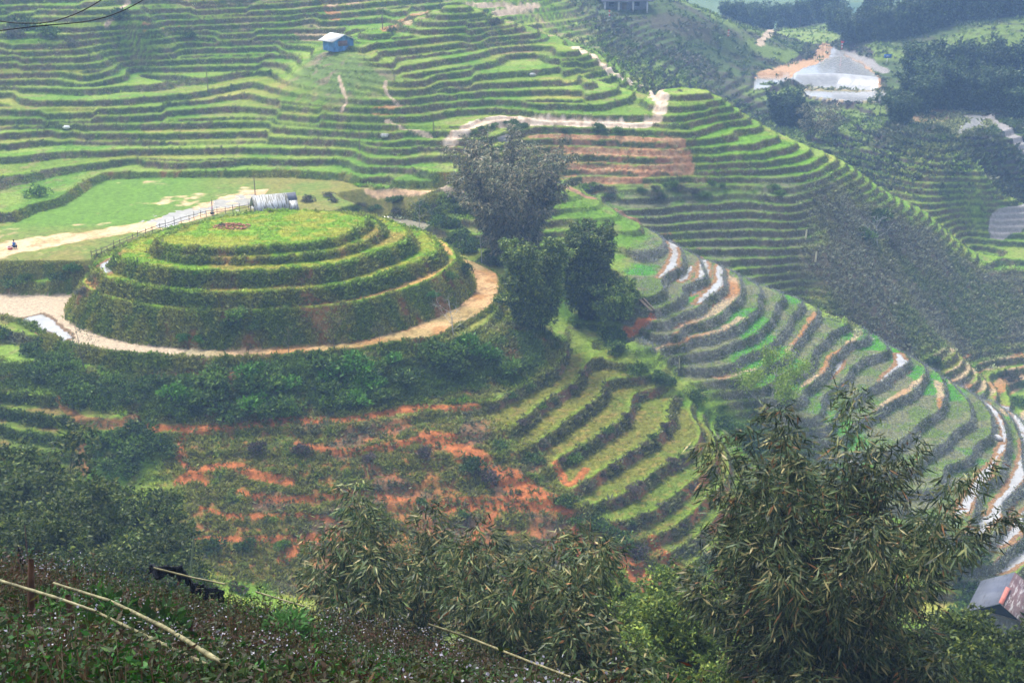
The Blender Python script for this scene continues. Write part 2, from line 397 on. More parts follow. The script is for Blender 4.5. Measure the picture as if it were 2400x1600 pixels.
def copy_tree(o, parent=None):
    c = o.copy(); COL.objects.link(c)
    if parent is not None:
        c.parent = parent; c.matrix_parent_inverse = o.matrix_parent_inverse
    for ch in o.children: copy_tree(ch, c)
    return c
# ------------------------------------------------------------------ materials
def new_mat(name):
    m = bpy.data.materials.new(name); m.use_nodes = True
    nt = m.node_tree
    return m, nt, nt.nodes['Principled BSDF']
def N(nt, t, **k):
    n = nt.nodes.new(t)
    for a, b in k.items(): setattr(n, a, b)
    return n
def noise(nt, scale, detail=4, rough=.6, coord=None):
    n = N(nt, 'ShaderNodeTexNoise'); n.inputs['Scale'].default_value = scale
    n.inputs['Detail'].default_value = detail; n.inputs['Roughness'].default_value = rough
    if coord: nt.links.new(coord, n.inputs['Vector'])
    return n
def obj_coord(nt): return N(nt, 'ShaderNodeTexCoord').outputs['Object']
def ramp(nt, fac, stops):
    r = N(nt, 'ShaderNodeValToRGB'); e = r.color_ramp.elements
    while len(e) < len(stops): e.new(.5)
    for el, (p, c) in zip(e, stops): el.position = p; el.color = (*c, 1)
    nt.links.new(fac, r.inputs['Fac'])
    return r.outputs['Color']
def mixc(nt, fac, a, b, mode='MIX'):
    m = N(nt, 'ShaderNodeMix', data_type='RGBA', blend_type=mode)
    for s, v in ((m.inputs[0], fac), (m.inputs[6], a), (m.inputs[7], b)):
        if hasattr(v, 'is_linked') or hasattr(v, 'links'): nt.links.new(v, s)
        else: s.default_value = v if not isinstance(v, tuple) else ((*v, 1) if len(v) == 3 else v)
    return m.outputs[2]
def ground_mat(name, rough=.95, bump=.5, dist=.12, spec=.12, lo=.62, hi=1.4, s1=1.7, s2=9):
    m, nt, p = new_mat(name)
    vc = N(nt, 'ShaderNodeVertexColor'); vc.layer_name = 'tint'
    co = obj_coord(nt)
    n1 = noise(nt, s1, 5, .65, co); n2 = noise(nt, s2, 3, .6, co)
    f1 = ramp(nt, n1.outputs['Fac'], [(.3, (lo,)*3), (.7, (hi,)*3)])
    f2 = ramp(nt, n2.outputs['Fac'], [(.3, (.75,)*3), (.7, (1.22,)*3)])
    c = mixc(nt, 1.0, vc.outputs['Color'], f1, 'MULTIPLY'); c = mixc(nt, 1.0, c, f2, 'MULTIPLY')
    nt.links.new(c, p.inputs['Base Color'])
    p.inputs['Roughness'].default_value = rough; p.inputs['Specular IOR Level'].default_value = spec
    b = N(nt, 'ShaderNodeBump'); b.inputs['Strength'].default_value = bump; b.inputs['Distance'].default_value = dist
    nt.links.new(n2.outputs['Fac'], b.inputs['Height']); nt.links.new(b.outputs[0], p.inputs['Normal'])
    return m
def leaf_mat(name, trans=.3, rough=.55, spec=.25):
    m, nt, p = new_mat(name)
    vc = N(nt, 'ShaderNodeVertexColor'); vc.layer_name = 'tint'
    oi = N(nt, 'ShaderNodeObjectInfo')
    hsv = N(nt, 'ShaderNodeHueSaturation')
    mr = N(nt, 'ShaderNodeMapRange'); mr.inputs['To Min'].default_value = .75; mr.inputs['To Max'].default_value = 1.3
    nt.links.new(oi.outputs['Random'], mr.inputs['Value']); nt.links.new(mr.outputs[0], hsv.inputs['Value'])
    nt.links.new(vc.outputs['Color'], hsv.inputs['Color'])
    nt.links.new(hsv.outputs[0], p.inputs['Base Color'])
    p.inputs['Roughness'].default_value = rough; p.inputs['Specular IOR Level'].default_value = spec
    t = N(nt, 'ShaderNodeBsdfTranslucent'); nt.links.new(hsv.outputs[0], t.inputs['Color'])
    mx = N(nt, 'ShaderNodeMixShader'); mx.inputs[0].default_value = trans
    nt.links.new(p.outputs[0], mx.inputs[1]); nt.links.new(t.outputs[0], mx.inputs[2])
    nt.links.new(mx.outputs[0], nt.nodes['Material Output'].inputs['Surface'])
    return m
def plain_mat(name, colr, rough=.8, var=.35, scale=6, spec=.3, stretch=None, bump=0, colr2=None):
    m, nt, p = new_mat(name)
    co = obj_coord(nt)
    if stretch:
        mp = N(nt, 'ShaderNodeMapping'); mp.inputs['Scale'].default_value = stretch; nt.links.new(co, mp.inputs['Vector']); co = mp.outputs[0]
    n1 = noise(nt, scale, 5, .65, co)
    a = tuple(c*(1-var) for c in colr); b = tuple(min(1, c*(1+var)) for c in (colr2 or colr))
    nt.links.new(ramp(nt, n1.outputs['Fac'], [(.32, a), (.68, b)]), p.inputs['Base Color'])
    p.inputs['Roughness'].default_value = rough; p.inputs['Specular IOR Level'].default_value = spec
    if bump:
        bn = N(nt, 'ShaderNodeBump'); bn.inputs['Strength'].default_value = bump; bn.inputs['Distance'].default_value = .02
        nt.links.new(n1.outputs['Fac'], bn.inputs['Height']); nt.links.new(bn.outputs[0], p.inputs['Normal'])
    return m
M = {}
M['ground'] = ground_mat('terraced ground')
M['earth'] = ground_mat('trodden earth', bump=.4, lo=.75, hi=1.25)
M['cracked'] = ground_mat('cracked dry mud', bump=.8, dist=.15, lo=.7, hi=1.25, s1=2.6, s2=5)
M['leaf'] = leaf_mat('leaves'); M['bleaf'] = leaf_mat('bamboo leaves', .2, .5, .3)
M['grass'] = leaf_mat('grass blades', .35, .8, .1); M['flower'] = leaf_mat('small pale flowers', .35, .9, .05)
def water_mat():
    m, nt, p = new_mat('muddy water')
    vc = N(nt, 'ShaderNodeVertexColor'); vc.layer_name = 'tint'
    co = obj_coord(nt)
    n = noise(nt, .8, 4, .6, co)
    c = mixc(nt, 1.0, vc.outputs['Color'], ramp(nt, n.outputs['Fac'], [(.35, (.85,)*3), (.65, (1.1,)*3)]), 'MULTIPLY')
    nt.links.new(c, p.inputs['Base Color'])
    p.inputs['Roughness'].default_value = .12; p.inputs['IOR'].default_value = 1.33; p.inputs['Specular IOR Level'].default_value = .9
    return m
M['water'] = water_mat()
# ------------------------------------------------------------------ what grows or lies where (land cover, never light or shade)
RG = {k: region(p) for k, p in {
 'nose': [(1010,1000),(1110,960),(1250,880),(1310,790),(1380,800),(1500,890),(1640,975),(1720,1080),(1740,1200),(1640,1300),(1540,1290),(1440,1210),(1360,1165),(1240,1080),(1150,1020)],
 'ridge': [(1460,700),(1480,600),(1520,540),(1580,560),(1700,615),(1800,670),(1900,718),(2000,765),(2100,812),(2200,868),(2300,915),(2420,985),(2450,1300),(2300,1400),(2200,1320),(2100,1190),(1950,1130),(1850,1060),(1760,990),(1620,880),(1500,810)],
 'scrub': [(1890,650),(1900,560),(1920,470),(1960,430),(2030,460),(2150,515),(2400,630),(2500,820),(2300,835),(2160,840),(2000,765),(1900,715)],
 'spurlow': [(1340,430),(1500,428),(1700,440),(1920,410),(1960,440),(1930,560),(1950,680),(1800,660),(1600,560),(1480,520)],
 'spurtop': [(1560,260),(1640,230),(1720,270),(1830,320),(1900,360),(1960,410),(1900,415),(1700,420),(1640,390),(1600,320)],
 'red': [(360,1000),(600,990),(830,985),(940,962),(1100,950),(1180,1010),(1290,1110),(1360,1170),(1440,1260),(1640,1320),(1760,1400),(1700,1480),(1400,1460),(1000,1480),(700,1400),(420,1330),(380,1150)],
 'thick': [(-100,860),(0,860),(240,870),(510,850),(900,840),(1100,800),(1230,750),(1330,790),(1290,840),(1220,900),(1120,945),(940,955),(700,975),(350,990),(240,950),(150,920),(0,890)],
 'left': [(-150,900),(0,900),(220,960),(240,1080),(100,1100),(-150,1100)],
 'hutzone': [(735,130),(830,122),(900,160),(940,190),(880,215),(800,240),(740,235),(690,190)],
 'redbands': [(1220,310),(1400,315),(1610,320),(1640,400),(1540,430),(1350,430),(1260,390)],
 'darkbank': [(830,425),(1000,455),(1090,450),(1130,480),(1040,520),(900,505),(700,490),(690,455)],
}.items()}
WATER_PX = [  # flooded terrace treads: pixel outline
 [(1555,560),(1572,565),(1588,590),(1582,625),(1560,645),(1545,650),(1568,620),(1575,595)],
 [(1640,600),(1655,612),(1662,640),(1645,675),(1620,690),(1640,650),(1640,620)],
 [(1680,625),(1698,632),(1695,665),(1672,690),(1645,708),(1630,712),(1665,680),(1680,655)],
 [(1602,632),(1618,625),(1612,645),(1595,660)],
 [(2105,830),(2128,845),(2122,862),(2090,880),(2062,895),(2085,872),(2104,852)],
 [(1950,850),(1975,842),(1960,865),(1945,880)],
 [(2298,935),(2320,955),(2345,990),(2355,1030),(2345,1060),(2310,1100),(2270,1150),(2240,1205),(2262,1200),(2300,1140),(2335,1080),(2350,1040),(2358,1015),(2335,970),(2310,942)],
 [(2340,940),(2366,975),(2390,1010),(2400,1050),(2385,1100),(2362,1140),(2330,1190),(2290,1230),(2262,1268),(2290,1258),(2340,1212),(2385,1145),(2420,1080),(2400,1000),(2365,955)],
 [(2410,1190),(2370,1240),(2335,1270),(2350,1280),(2420,1225)],
 [(2410,1280),(2370,1310),(2335,1335),(2360,1335),(2420,1300)],
 [(2375,975),(2420,985),(2420,1040),(2395,1010)],
 [(235,625),(262,608),(272,618),(268,632),(248,640)],
 [(60,745),(95,738),(120,752),(165,790),(150,796),(112,775),(80,758)],
 [(-10,30),(-5,30),(-5,25)],
]
SAND_PX = [  # bare earth on treads
 [(1560,760),(1640,722),(1690,680),(1700,640),(1730,655),(1735,690),(1690,730),(1600,775)],
 [(1500,800),(1600,780),(1690,770),(1730,740),(1745,745),(1700,785),(1610,803)],
 [(1908,730),(1918,738),(1890,790),(1850,828),(1840,822),(1880,775)],
 [(2010,770),(2028,778),(2000,810),(1950,850),(1940,880),(1880,905),(1895,890),(1930,860),(1940,835),(1985,805)],
 [(1660,880),(1770,862),(1775,870),(1690,895)],
 [(2070,945),(2150,890),(2170,880),(2165,900),(2090,960),(2010,1010),(2000,1000)],
 [(2190,890),(2210,900),(2215,940),(2200,960),(2195,920)],
 [(2185,838),(2270,825),(2280,832),(2200,850)], [(2215,885),(2300,850),(2390,825),(2420,835),(2300,870),(2225,898)], [(2270,905),(2350,870),(2420,850),(2420,880),(2330,920),(2280,920)], [(2340,960),(2420,925),(2420,950),(2360,975)],
 [(755,15),(790,10),(800,40),(790,60),(770,45)],[(980,30),(1010,20),(960,60),(900,75),(880,70)],
 [(330,62),(420,62),(400,72),(340,72)],[(690,78),(760,70),(790,85),(700,95)],
 [(870,262),(930,240),(955,238),(930,258),(880,272)],
]
def px_polys(L): return [np.array([at_px(u, v)[:2] for u, v in p]) for p in L]
WATER = px_polys(WATER_PX[:-1]); SAND = px_polys(SAND_PX)
TRAILS = [(np.array([at_px(u, v) for u, v in smooth_poly(p, 1, False)]), w, k) for p, w, k in TRAILS_PX]
print('regions', time.time()-T0)
ROAD = [np.array([at_px(u, v)[:2] for u, v in p]) for p in ([(1945,118),(1975,122),(2020,142),(2050,155),(2075,170)],[(2310,275),(2340,292),(2365,315),(2400,350),(2450,390)],[(2340,533),(2400,505),(2460,480)])]
C = lambda *a: np.array(a, float)
def lerp(a, b, t): return a*(1-t[:, None])+b*t[:, None]
def soft(x, y, key, w):
    d = sd_near(x, y, RG[key], w+3)
    return 1-sstep(-w, w, d+(fbm(x/3.3, y/3.3, 51, 2)-.5)*2.4*min(w, 2))
def cover(x, y, G):
    z, riser, rp, k, f, st, g, bank, info = G
    n1 = fbm(x/9, y/9, 61, 3); n2 = fbm(x/2.3, y/2.3, 62, 3); n3 = fbm(x/.7, y/.7, 63, 2); n4 = fbm(x/26, y/26, 64, 2)
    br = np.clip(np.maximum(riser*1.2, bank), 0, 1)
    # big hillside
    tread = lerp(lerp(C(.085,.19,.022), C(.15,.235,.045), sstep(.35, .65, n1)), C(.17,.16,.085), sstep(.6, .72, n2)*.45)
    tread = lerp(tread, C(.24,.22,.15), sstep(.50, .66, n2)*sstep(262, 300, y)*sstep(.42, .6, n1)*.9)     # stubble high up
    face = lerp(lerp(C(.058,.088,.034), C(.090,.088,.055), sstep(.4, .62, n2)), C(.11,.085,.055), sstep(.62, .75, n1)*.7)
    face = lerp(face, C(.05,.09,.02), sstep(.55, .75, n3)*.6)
    pv = vnoise(x/21+k*5.3, k*1.7, 66); ph = vnoise(x/17+k*2.9+40, k*2.3, 67)
    tread = tread*(.8+.42*pv)[:, None]*lerp(C(1, 1, 1), C(1.28, .95, 1.15), sstep(.45, .85, ph))
    mn, mr, ms, msl, mst, mred, mth, ml = [soft(x, y, q, w) for q, w in (('nose',1.5),('ridge',1.5),('scrub',3),('spurlow',2.5),('spurtop',2.5),('red',2.5),('thick',1.5),('left',2))]
    # ridge: flowering weeds on the banks
    rt = lerp(lerp(C(.08,.135,.035), C(.12,.14,.08), sstep(.4, .6, n2)), C(.05,.20,.018), sstep(.56, .66, n1))
    rf = lerp(lerp(C(.065,.085,.045), C(.135,.145,.13), sstep(.38, .62, n2)), C(.25,.25,.27), sstep(.6, .8, n3)*.5)
    tread = lerp(tread, rt, mr); face = lerp(face, rf, mr)
    # second spur
    tread = lerp(tread, lerp(C(.11,.13,.08), C(.07,.13,.035), sstep(.4, .6, n2)), msl); face = lerp(face, lerp(C(.045,.058,.034), C(.085,.075,.062), n2), msl)
    tread = lerp(tread, C(.10,.23,.02)[None]*(.8+.4*n2[:, None]), mst)
    # scrub slope
    sc = lerp(lerp(C(.105,.10,.075), C(.07,.10,.045), sstep(.4, .62, n1)), C(.14,.11,.085), sstep(.58, .78, n3)*.7)
    tread = lerp(tread, sc, ms); face = lerp(face, sc*.9, ms)
    # nose
    nt_ = lerp(lerp(C(.115,.132,.026), C(.088,.142,.022), sstep(.42, .62, n1)), C(.20,.15,.055), sstep(.55, .75, n3)*.5)
    nf = lerp(lerp(C(.062,.075,.03), C(.13,.085,.055), sstep(.4, .6, n2)), C(.26,.11,.045), sstep(.60, .68, .6*n2+.4*n1)*.8)
    tread = lerp(tread, nt_, mn); face = lerp(face, nf, mn)
    # red slope
    rs = lerp(lerp(C(.105,.105,.026), C(.075,.12,.024), sstep(.45, .65, n2)), C(.11,.08,.05), sstep(.52, .66, fbm(x/4.5, y/4.5, 65, 2)))
    rs = lerp(rs, C(.26,.11,.045), sstep(.58, .72, .7*n2+.3*n1)*.75); rs = lerp(rs, C(.26,.115,.05), sstep(.64, .74, n3)*.6)
    tread = lerp(tread, rs, mred); face = lerp(face, rs, mred)
    lt = lerp(C(.075,.125,.02), C(.13,.11,.04), sstep(.5, .7, n2)); tread = lerp(tread, lt, ml); face = lerp(face, C(.03,.055,.015)[None]+0*face, ml)
    th = lerp(C(.030,.055,.014), C(.14,.075,.03), sstep(.60, .72, n2)); tread = lerp(tread, th, mth*.9); face = lerp(face, th, mth*.9)
    hz = soft(x, y, 'hutzone', 3); tread = lerp(tread, lerp(C(.09,.15,.045), C(.15,.14,.10), sstep(.5, .65, n2)), hz); face = lerp(face, C(.07,.10,.045)[None]+0*face, hz)
    rb = soft(x, y, 'redbands', 2); tread = lerp(tread, lerp(C(.19,.12,.065), C(.095,.13,.045), sstep(.40, .55, n2)), rb); face = lerp(face, lerp(C(.055,.075,.03), C(.17,.09,.06), sstep(.5, .7, n2)), rb)
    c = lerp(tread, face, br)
    lipc = np.exp(-(f/.16)**2)*st*(1-br)*(1-np.clip(ms+mred+mth+mr*.6, 0, 1))
    c = lerp(c, C(.14,.25,.03), np.clip(lipc, 0, 1)*.75)                                                # fresh grass on the lips
    # valley behind, near slope
    far = sstep(255, 285, y)*sstep(20, 45, x+(y-260)*.15)
    fc = lerp(lerp(C(.060,.066,.05), C(.05,.085,.03), sstep(.4, .6, n1)), C(.10,.16,.04), sstep(.52, .62, n4))
    fb = lerp(C(.05,.045,.05), C(.05,.065,.035), sstep(.4, .6, n2))
    c = lerp(c, lerp(fc, fb, br), far)
    c = lerp(c, lerp(C(.05,.10,.05), C(.10,.16,.07), sstep(.4, .6, n4)), sstep(480, 600, y))
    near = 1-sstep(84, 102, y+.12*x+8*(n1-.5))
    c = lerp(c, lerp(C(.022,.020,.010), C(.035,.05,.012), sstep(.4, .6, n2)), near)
    db = soft(x, y, 'darkbank', 1.5); c = lerp(c, lerp(C(.035,.06,.022), C(.13,.085,.05), sstep(.62, .72, n2)), db*(info[0] > .3))
    # cut banks of the flat ground
    cb = bank*(y < 235)*(1-np.clip((y-228)/6, 0, 1))
    cf = lerp(lerp(C(.062,.100,.020), C(.11,.125,.032), sstep(.4, .6, n2)), C(.17,.085,.04), sstep(.61, .71, .7*n2+.3*n1)*.75)
    c = lerp(c, cf, cb)
    # mound tiers
    top = 1-sstep(-.3, .1, info['top'])
    inm = info[-47.9] < .02
    mt = lerp(lerp(C(.115,.235,.016), C(.20,.25,.03), sstep(.38, .62, n2)), C(.26,.23,.05), sstep(.62, .8, n3)*.6)
    mt2 = lerp(mt, C(.30,.17,.08), sstep(.6, .68, n1)*.5)
    ti = inm & (bank < .5)
    c = np.where(ti[:, None], np.where((top > .5)[:, None], mt, mt2), c)
    d1 = info[-47.9]; d2 = info[-46.1]
    sand1 = ((d1 < -.25) & (d2 > .5) & (bank < .5)) * sstep(.30, .45, n1+.15*(x > 0))
    c = lerp(c, C(.38,.25,.10), sand1*.85)
    for dd in (info[-47.9], info[-46.1], info[-44.3], info[-42.6]):
        c = lerp(c, C(.14,.27,.02), np.exp(-((dd+.12)/.2)**2)*.8*(inm))
    # field
    fl = info[0] < .05
    fg = lerp(lerp(C(.15,.165,.045), C(.112,.17,.034), sstep(.42, .6, n1)), C(.20,.18,.075), sstep(.58, .75, n3)*.5)
    fg = lerp(fg, C(.09,.19,.025), sstep(-42, -60, x)*sstep(178, 186, y))
    ys = FIELD_PATH(x)
    band = np.exp(-((y-ys[0])/ys[1])**4)
    fs = lerp(C(.38,.28,.16), C(.47,.38,.26), sstep(.35, .6, n2))
    fg = lerp(fg, fs, (x < _m[-1, 0]+1.5)*np.clip(sstep(.25, .6, band+(n2-.5)*1.1+(n1-.5)*.9), 0, 1))
    c = np.where(fl[:, None], fg, c)
    # sandy ring
    rg = (info[7] < .0) & ~inm & (bank < .5)
    rc = lerp(lerp(C(.40,.21,.075), C(.52,.33,.15), sstep(.35, .6, n2)), C(.22,.12,.05), sstep(.58, .7, n3)*.6)
    rc = lerp(rc, C(.46,.36,.24), sstep(-28, -42, x)); rc = lerp(rc, C(.14,.17,.04), sstep(.60, .68, n1)*.35)
    c = np.where(rg[:, None], rc, c)
    pl = info[1] < 0; c = np.where(pl[:, None], C(.30,.27,.19)[None], c)
    p4 = info[5] < .3
    c = np.where(p4[:, None], lerp(C(.19,.15,.09), C(.17,.19,.09), sstep(.4, .6, n1)), c)
    c = np.where((info[4] < .3)[:, None], lerp(C(.30,.26,.2), C(.2,.2,.12), sstep(.4, .6, n1)), c)
    c = np.where((info[6] < .3)[:, None], lerp(C(.12,.21,.05), C(.17,.22,.08), n2), c)
    cls = np.zeros(len(x), np.int8)
    cls[fl] = 4; cls[rg] = 3
    # bare earth and trails
    for p in SAND:
        d = sd_near(x, y, p, 3)+(n2-.5)*1.0+(n3-.5)*.5
        m = 1-sstep(-.1, .25, d)
        c = lerp(c, lerp(C(.27,.145,.07), C(.34,.28,.20), sstep(.35, .6, n1+.2*(n2-.5))), m*(br < .55)*.9)
    TC = {'track': (C(.62,.50,.38), C(.5,.36,.24)), 'redtrack': (C(.30,.16,.09), C(.2,.12,.07)), 'red': (C(.31,.115,.045), C(.22,.085,.03)), 'brown': (C(.24,.13,.06), C(.15,.10,.045)), 'pale': (C(.50,.38,.26), C(.4,.3,.2)), 'redband': (C(.30,.17,.10), C(.36,.25,.16))}
    for p, w, kd in TRAILS:
        d = sd_near(x, y, p, w+2.5, False)+(n2-.5)*1.1*w+(n3-.5)*.6*w
        m = 1-sstep(w*.75, w*1.2, d)
        c = lerp(c, lerp(TC[kd][0], TC[kd][1], sstep(.4, .65, n3)), m*.95)
        if kd in ('track', 'redtrack', 'pale'): cls[(d < w) & ~fl & ~rg] = 2
    for p in ROAD:
        d = sd_near(x, y, p, 6, False); m = d < (2.0 if p[0, 1] < 320 else 1.3)
        c = np.where(m[:, None], C(.27,.25,.23)[None]*(.9+.2*n2[:, None]), c); cls[m] = 5
    # water
    for i, p in enumerate(WATER):
        d = sd_near(x, y, p, 3)+(n2-.5)*.9+(n3-.5)*.5
        m = (d < .1) & (br < .5)
        cls[m] = 1
        c = np.where(m[:, None], C(.34,.33,.31)[None], c)
        mud = (d >= .1) & (d < .7) & (br < .4); c = np.where(mud[:, None], C(.19,.125,.07)[None], c)
    p1 = (info[2] < .3) & (sd_near(x, y, P1W, 30)+(n1-.5)*3 < 0)
    for m in (p1, (info[3] < -.2) & (n1 < .62), (info[4] < -.3) & (n4+.35*sstep(355, 340, y) > .62), (info[5] < -1) & (sd_near(x, y, P4W, 12)+(n1-.5)*7 < 0)):
        cls[m] = 1; c = np.where(m[:, None], C(.34,.335,.32)[None], c)
    c = np.where(((info[2] < .3) & ~p1)[:, None], C(.33,.23,.15)[None], c)
    fpud = fl & (sd_near(x, y, PUDDLE, 9)+(n2-.5)*11+(n1-.5)*13+(n3-.5)*4 < -.6)
    cls[fpud] = 1; c = np.where(fpud[:, None], C(.42,.39,.34)[None], c)
    cls[pl & (n1 > .3)] = 1
    c = c*np.where((cls == 0) | (cls == 4), 1, 0)[:, None]*(C(1.28, 1.12, .92)-1)+c
    return np.clip(c, .004, .9), cls, br, dict(nose=mn, ridge=mr, scrub=ms, spurlow=msl, spurtop=mst, red=mred, thick=mth, left=ml, far=far, near=near, mound=inm, field=fl, ring=rg, db=db)
def _fp():
    mid = at_z([(-60,592),(0,588),(100,570),(200,553),(300,537),(400,515),(480,492),(560,470),(600,455)], -48)
    wd = [4.5, 4.5, 4.2, 3.6, 3.4, 4.5, 6.5, 6.5, 4]
    return mid, wd
_m, _w = _fp()
def FIELD_PATH(x): return np.interp(x, _m[:, 0], _m[:, 1]), np.interp(x, _m[:, 0], _w)
PUDDLE = at_z([(370,527),(440,497),(500,470),(570,457),(600,462),(560,480),(500,495),(440,520),(390,535)], -48)
P1W = at_z([(1950,124),(1975,128),(2020,150),(2060,180),(2066,189),(1990,185),(1900,180),(1850,182),(1872,168),(1920,150),(1940,136)], -50)
P4W = at_z([(2235,300),(2270,270),(2290,262),(2320,285),(2325,298),(2245,318)], -52.5)
# ------------------------------------------------------------------ the ground sheet, cut into the kinds of ground it shows
def ground_grid(nc):
    rr = [5.0]
    while rr[-1] < 1650:
        r = rr[-1]
        rr.append(r+(r*.0048 if r < 108 else .25 if r < 330 else .0038*r if r < 470 else r*.009))
    rr = np.array(rr)
    th = np.linspace(math.radians(-33), math.radians(33), nc)
    R, TH = np.meshgrid(rr, th, indexing='ij')
    return (R*np.sin(TH)).ravel(), (R*np.cos(TH)).ravel(), len(rr), nc
NCOL = 1150
GXV, GYV, NR, NC = ground_grid(NCOL)
GF = ground_full(GXV, GYV)
print('ground', NR, NC, time.time()-T0)
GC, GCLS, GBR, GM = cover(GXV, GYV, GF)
GZV = GF[0].copy()
# clods and tussocks: more on banks, none on water and mud
rough = np.where(GCLS == 1, 0, np.where(GCLS >= 2, .05, .10+.22*GBR))*(1-.6*GM['field'])
rough = rough*np.where(GYV > 300, 2, 1)
GZV += rough*(fbm(GXV/.8, GYV/.8, 71, 2)-.5)*1.6+np.where(GCLS == 1, 0, .12)*(fbm(GXV/2.6, GYV/2.6, 72, 2)-.5)
GZV += (GCLS == 3)*.10*(vnoise(GXV/.45, GYV/.45, 73)-.5)
VALL = np.stack([GXV, GYV, GZV+ZC], -1)
idx = np.arange(NR*NC).reshape(NR, NC)
FALL = np.stack([idx[:-1, :-1], idx[:-1, 1:], idx[1:, 1:], idx[1:, :-1]], -1).reshape(-1, 4)
fcls = GCLS[FALL[:, 0]]
for c_, (nm, mat, lab, cat) in {0: ('hillside', 'ground', 'steep terraced hillsides of grass treads and weedy banks', 'hillside'),
        1: ('water', 'water', 'pale muddy water standing in flooded terraces, puddles and ponds', 'water'),
        2: ('path', 'earth', 'pale trodden dirt paths winding along the terraces', 'path'),
        3: ('dry_terrace', 'cracked', 'ring of cracked orange dry mud around the round mound', 'dry terrace'),
        4: ('field', 'ground', 'wide flat grassy field with a bare sandy strip behind the round mound', 'field'),
        5: ('road', 'earth', 'pale concrete road curving through the hazy valley', 'road')}.items():
    sel = FALL[fcls == c_]
    if not len(sel): continue
    used, inv = np.unique(sel, return_inverse=True)
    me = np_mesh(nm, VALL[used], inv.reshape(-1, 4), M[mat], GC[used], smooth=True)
    tag(link(nm, me), lab, cat, kind='structure')
print('ground meshes', time.time()-T0)
GRID_Z = GZV.reshape(NR, NC)
RR = np.hypot(GXV, GYV).reshape(NR, NC)[:, 0]
def zg(x, y):
    """height of the built sheet at plan points (fast, from its own grid)"""
    x = np.asarray(x, float); y = np.asarray(y, float)
    r = np.hypot(x, y); t = (np.arctan2(x, y)+math.radians(33))/math.radians(66)*(NC-1)
    i = np.clip(np.searchsorted(RR, r)-1, 0, NR-2); fr = np.clip((r-RR[i])/(RR[i+1]-RR[i]), 0, 1)
    j = np.clip(np.floor(t).astype(int), 0, NC-2); ft = np.clip(t-j, 0, 1)
    g = GRID_Z
    return (g[i, j]*(1-ft)+g[i, j+1]*ft)*(1-fr)+(g[i+1, j]*(1-ft)+g[i+1, j+1]*ft)*fr
def hit(u, v):
    """ground point seen at a pixel, from the built sheet"""
    p = march(u, v, zg)
    return p
# ------------------------------------------------------------------ leaves, stems, plants
def nrm(v): return v/(np.linalg.norm(v, axis=-1, keepdims=True)+1e-9)
def rdir(n, r=rng):
    return nrm(r.normal(size=(n, 3)))
def leaves(O, D, L, W, col, fold=0.0):
    """pointed leaf blades: origin, direction, length, width, colour"""
    n = len(O)
    D = nrm(D); side = nrm(np.cross(D, rdir(n)))
    L = np.broadcast_to(L, n)[:, None]; W = np.broadcast_to(W, n)[:, None]
    V = np.stack([O, O+D*L*.4+side*W*.5, O+D*L, O+D*L*.4-side*W*.5], 1).reshape(-1, 3)
    F = np.arange(n*4).reshape(n, 4)
    return V, F, np.repeat(col, 4, 0)
def cat(parts):
    V, F, K, o = [], [], [], 0
    for v, f, c in parts:
        V.append(v); F.append(f+o); K.append(c); o += len(v)
    return np.concatenate(V), np.concatenate(F), np.concatenate(K)
def tube(P, R, seg=6, col=(.1, .1, .05)):
    P = np.asarray(P, float); n = len(P); R = np.broadcast_to(R, n)
    T = nrm(np.gradient(P, axis=0)); ref = np.array([0, 0, 1.]) if abs(T[:, 2]).mean() < .8 else np.array([1., 0, 0])
    A = nrm(np.cross(T, ref)); B = np.cross(T, A)
    a = np.linspace(0, 2*math.pi, seg, endpoint=False)
    V = (P[:, None]+R[:, None, None]*(A[:, None]*np.cos(a)[None, :, None]+B[:, None]*np.sin(a)[None, :, None])).reshape(-1, 3)
    F = []
    for i in range(n-1):
        for j in range(seg):
            k = (j+1) % seg; F.append((i*seg+j, i*seg+k, i*seg+seg+k, i*seg+seg+j))
    F = np.array(F)
    return V, F, np.broadcast_to(np.array(col, float), V.shape).copy()
def pal(n, cols, wts, var=.25, r=rng):
    c = np.array(cols, float)[r.choice(len(cols), n, p=np.array(wts)/sum(wts))]
    return c*(1+var*r.uniform(-1, 1, (n, 1)))
DG = [(.034,.066,.016), (.056,.108,.022), (.095,.165,.028), (.15,.22,.04)]
def bush_arrays(seed, n=700, rx=1.0, rz=.8, leaf=.16, cols=DG, wts=(3, 4, 2.4, .8), lobes=9, updir=.6):
    r = np.random.default_rng(seed)
    a = r.uniform(0, 2*math.pi, lobes); q = np.sqrt(r.uniform(0, 1, lobes))*.7
    LC = np.stack([q*rx*np.cos(a), q*rx*np.sin(a), rz*r.uniform(.35, 1.0, lobes)*(1-.45*q)], -1)
    LR = r.uniform(.28, .52, lobes)*rx
    li = r.integers(0, lobes, n)
    d = rdir(n, r); d[:, 2] = np.abs(d[:, 2])*.9-.15; d = nrm(d)
    O = LC[li]+d*LR[li][:, None]*r.uniform(.55, 1.08, n)[:, None]*np.array([1, 1, .85])
    O[:, 2] = np.maximum(O[:, 2], .02)
    D = d*.7+rdir(n, r)*.7+np.array([0, 0, updir-.4])
    lc = r.uniform(.8, 1.25, lobes)[li][:, None]
    return leaves(O, D, leaf*r.uniform(.7, 1.5, n), leaf*.55*r.uniform(.7, 1.3, n), pal(n, cols, wts, .3, r)*lc)
def stems_arrays(seed, k, h, rad, sp, col):
    r = np.random.default_rng(seed); parts = []
    for i in range(k):
        a = r.uniform(0, 6.28); d = np.array([math.cos(a), math.sin(a), 0])*sp*r.uniform(.3, 1)
        t = np.linspace(0, 1, 4)[:, None]
        parts.append(tube(d*.15+d*t**1.3+np.array([0, 0, h])*t*r.uniform(.7, 1), rad*np.linspace(1, .4, 4), 4, col))
    return cat(parts)
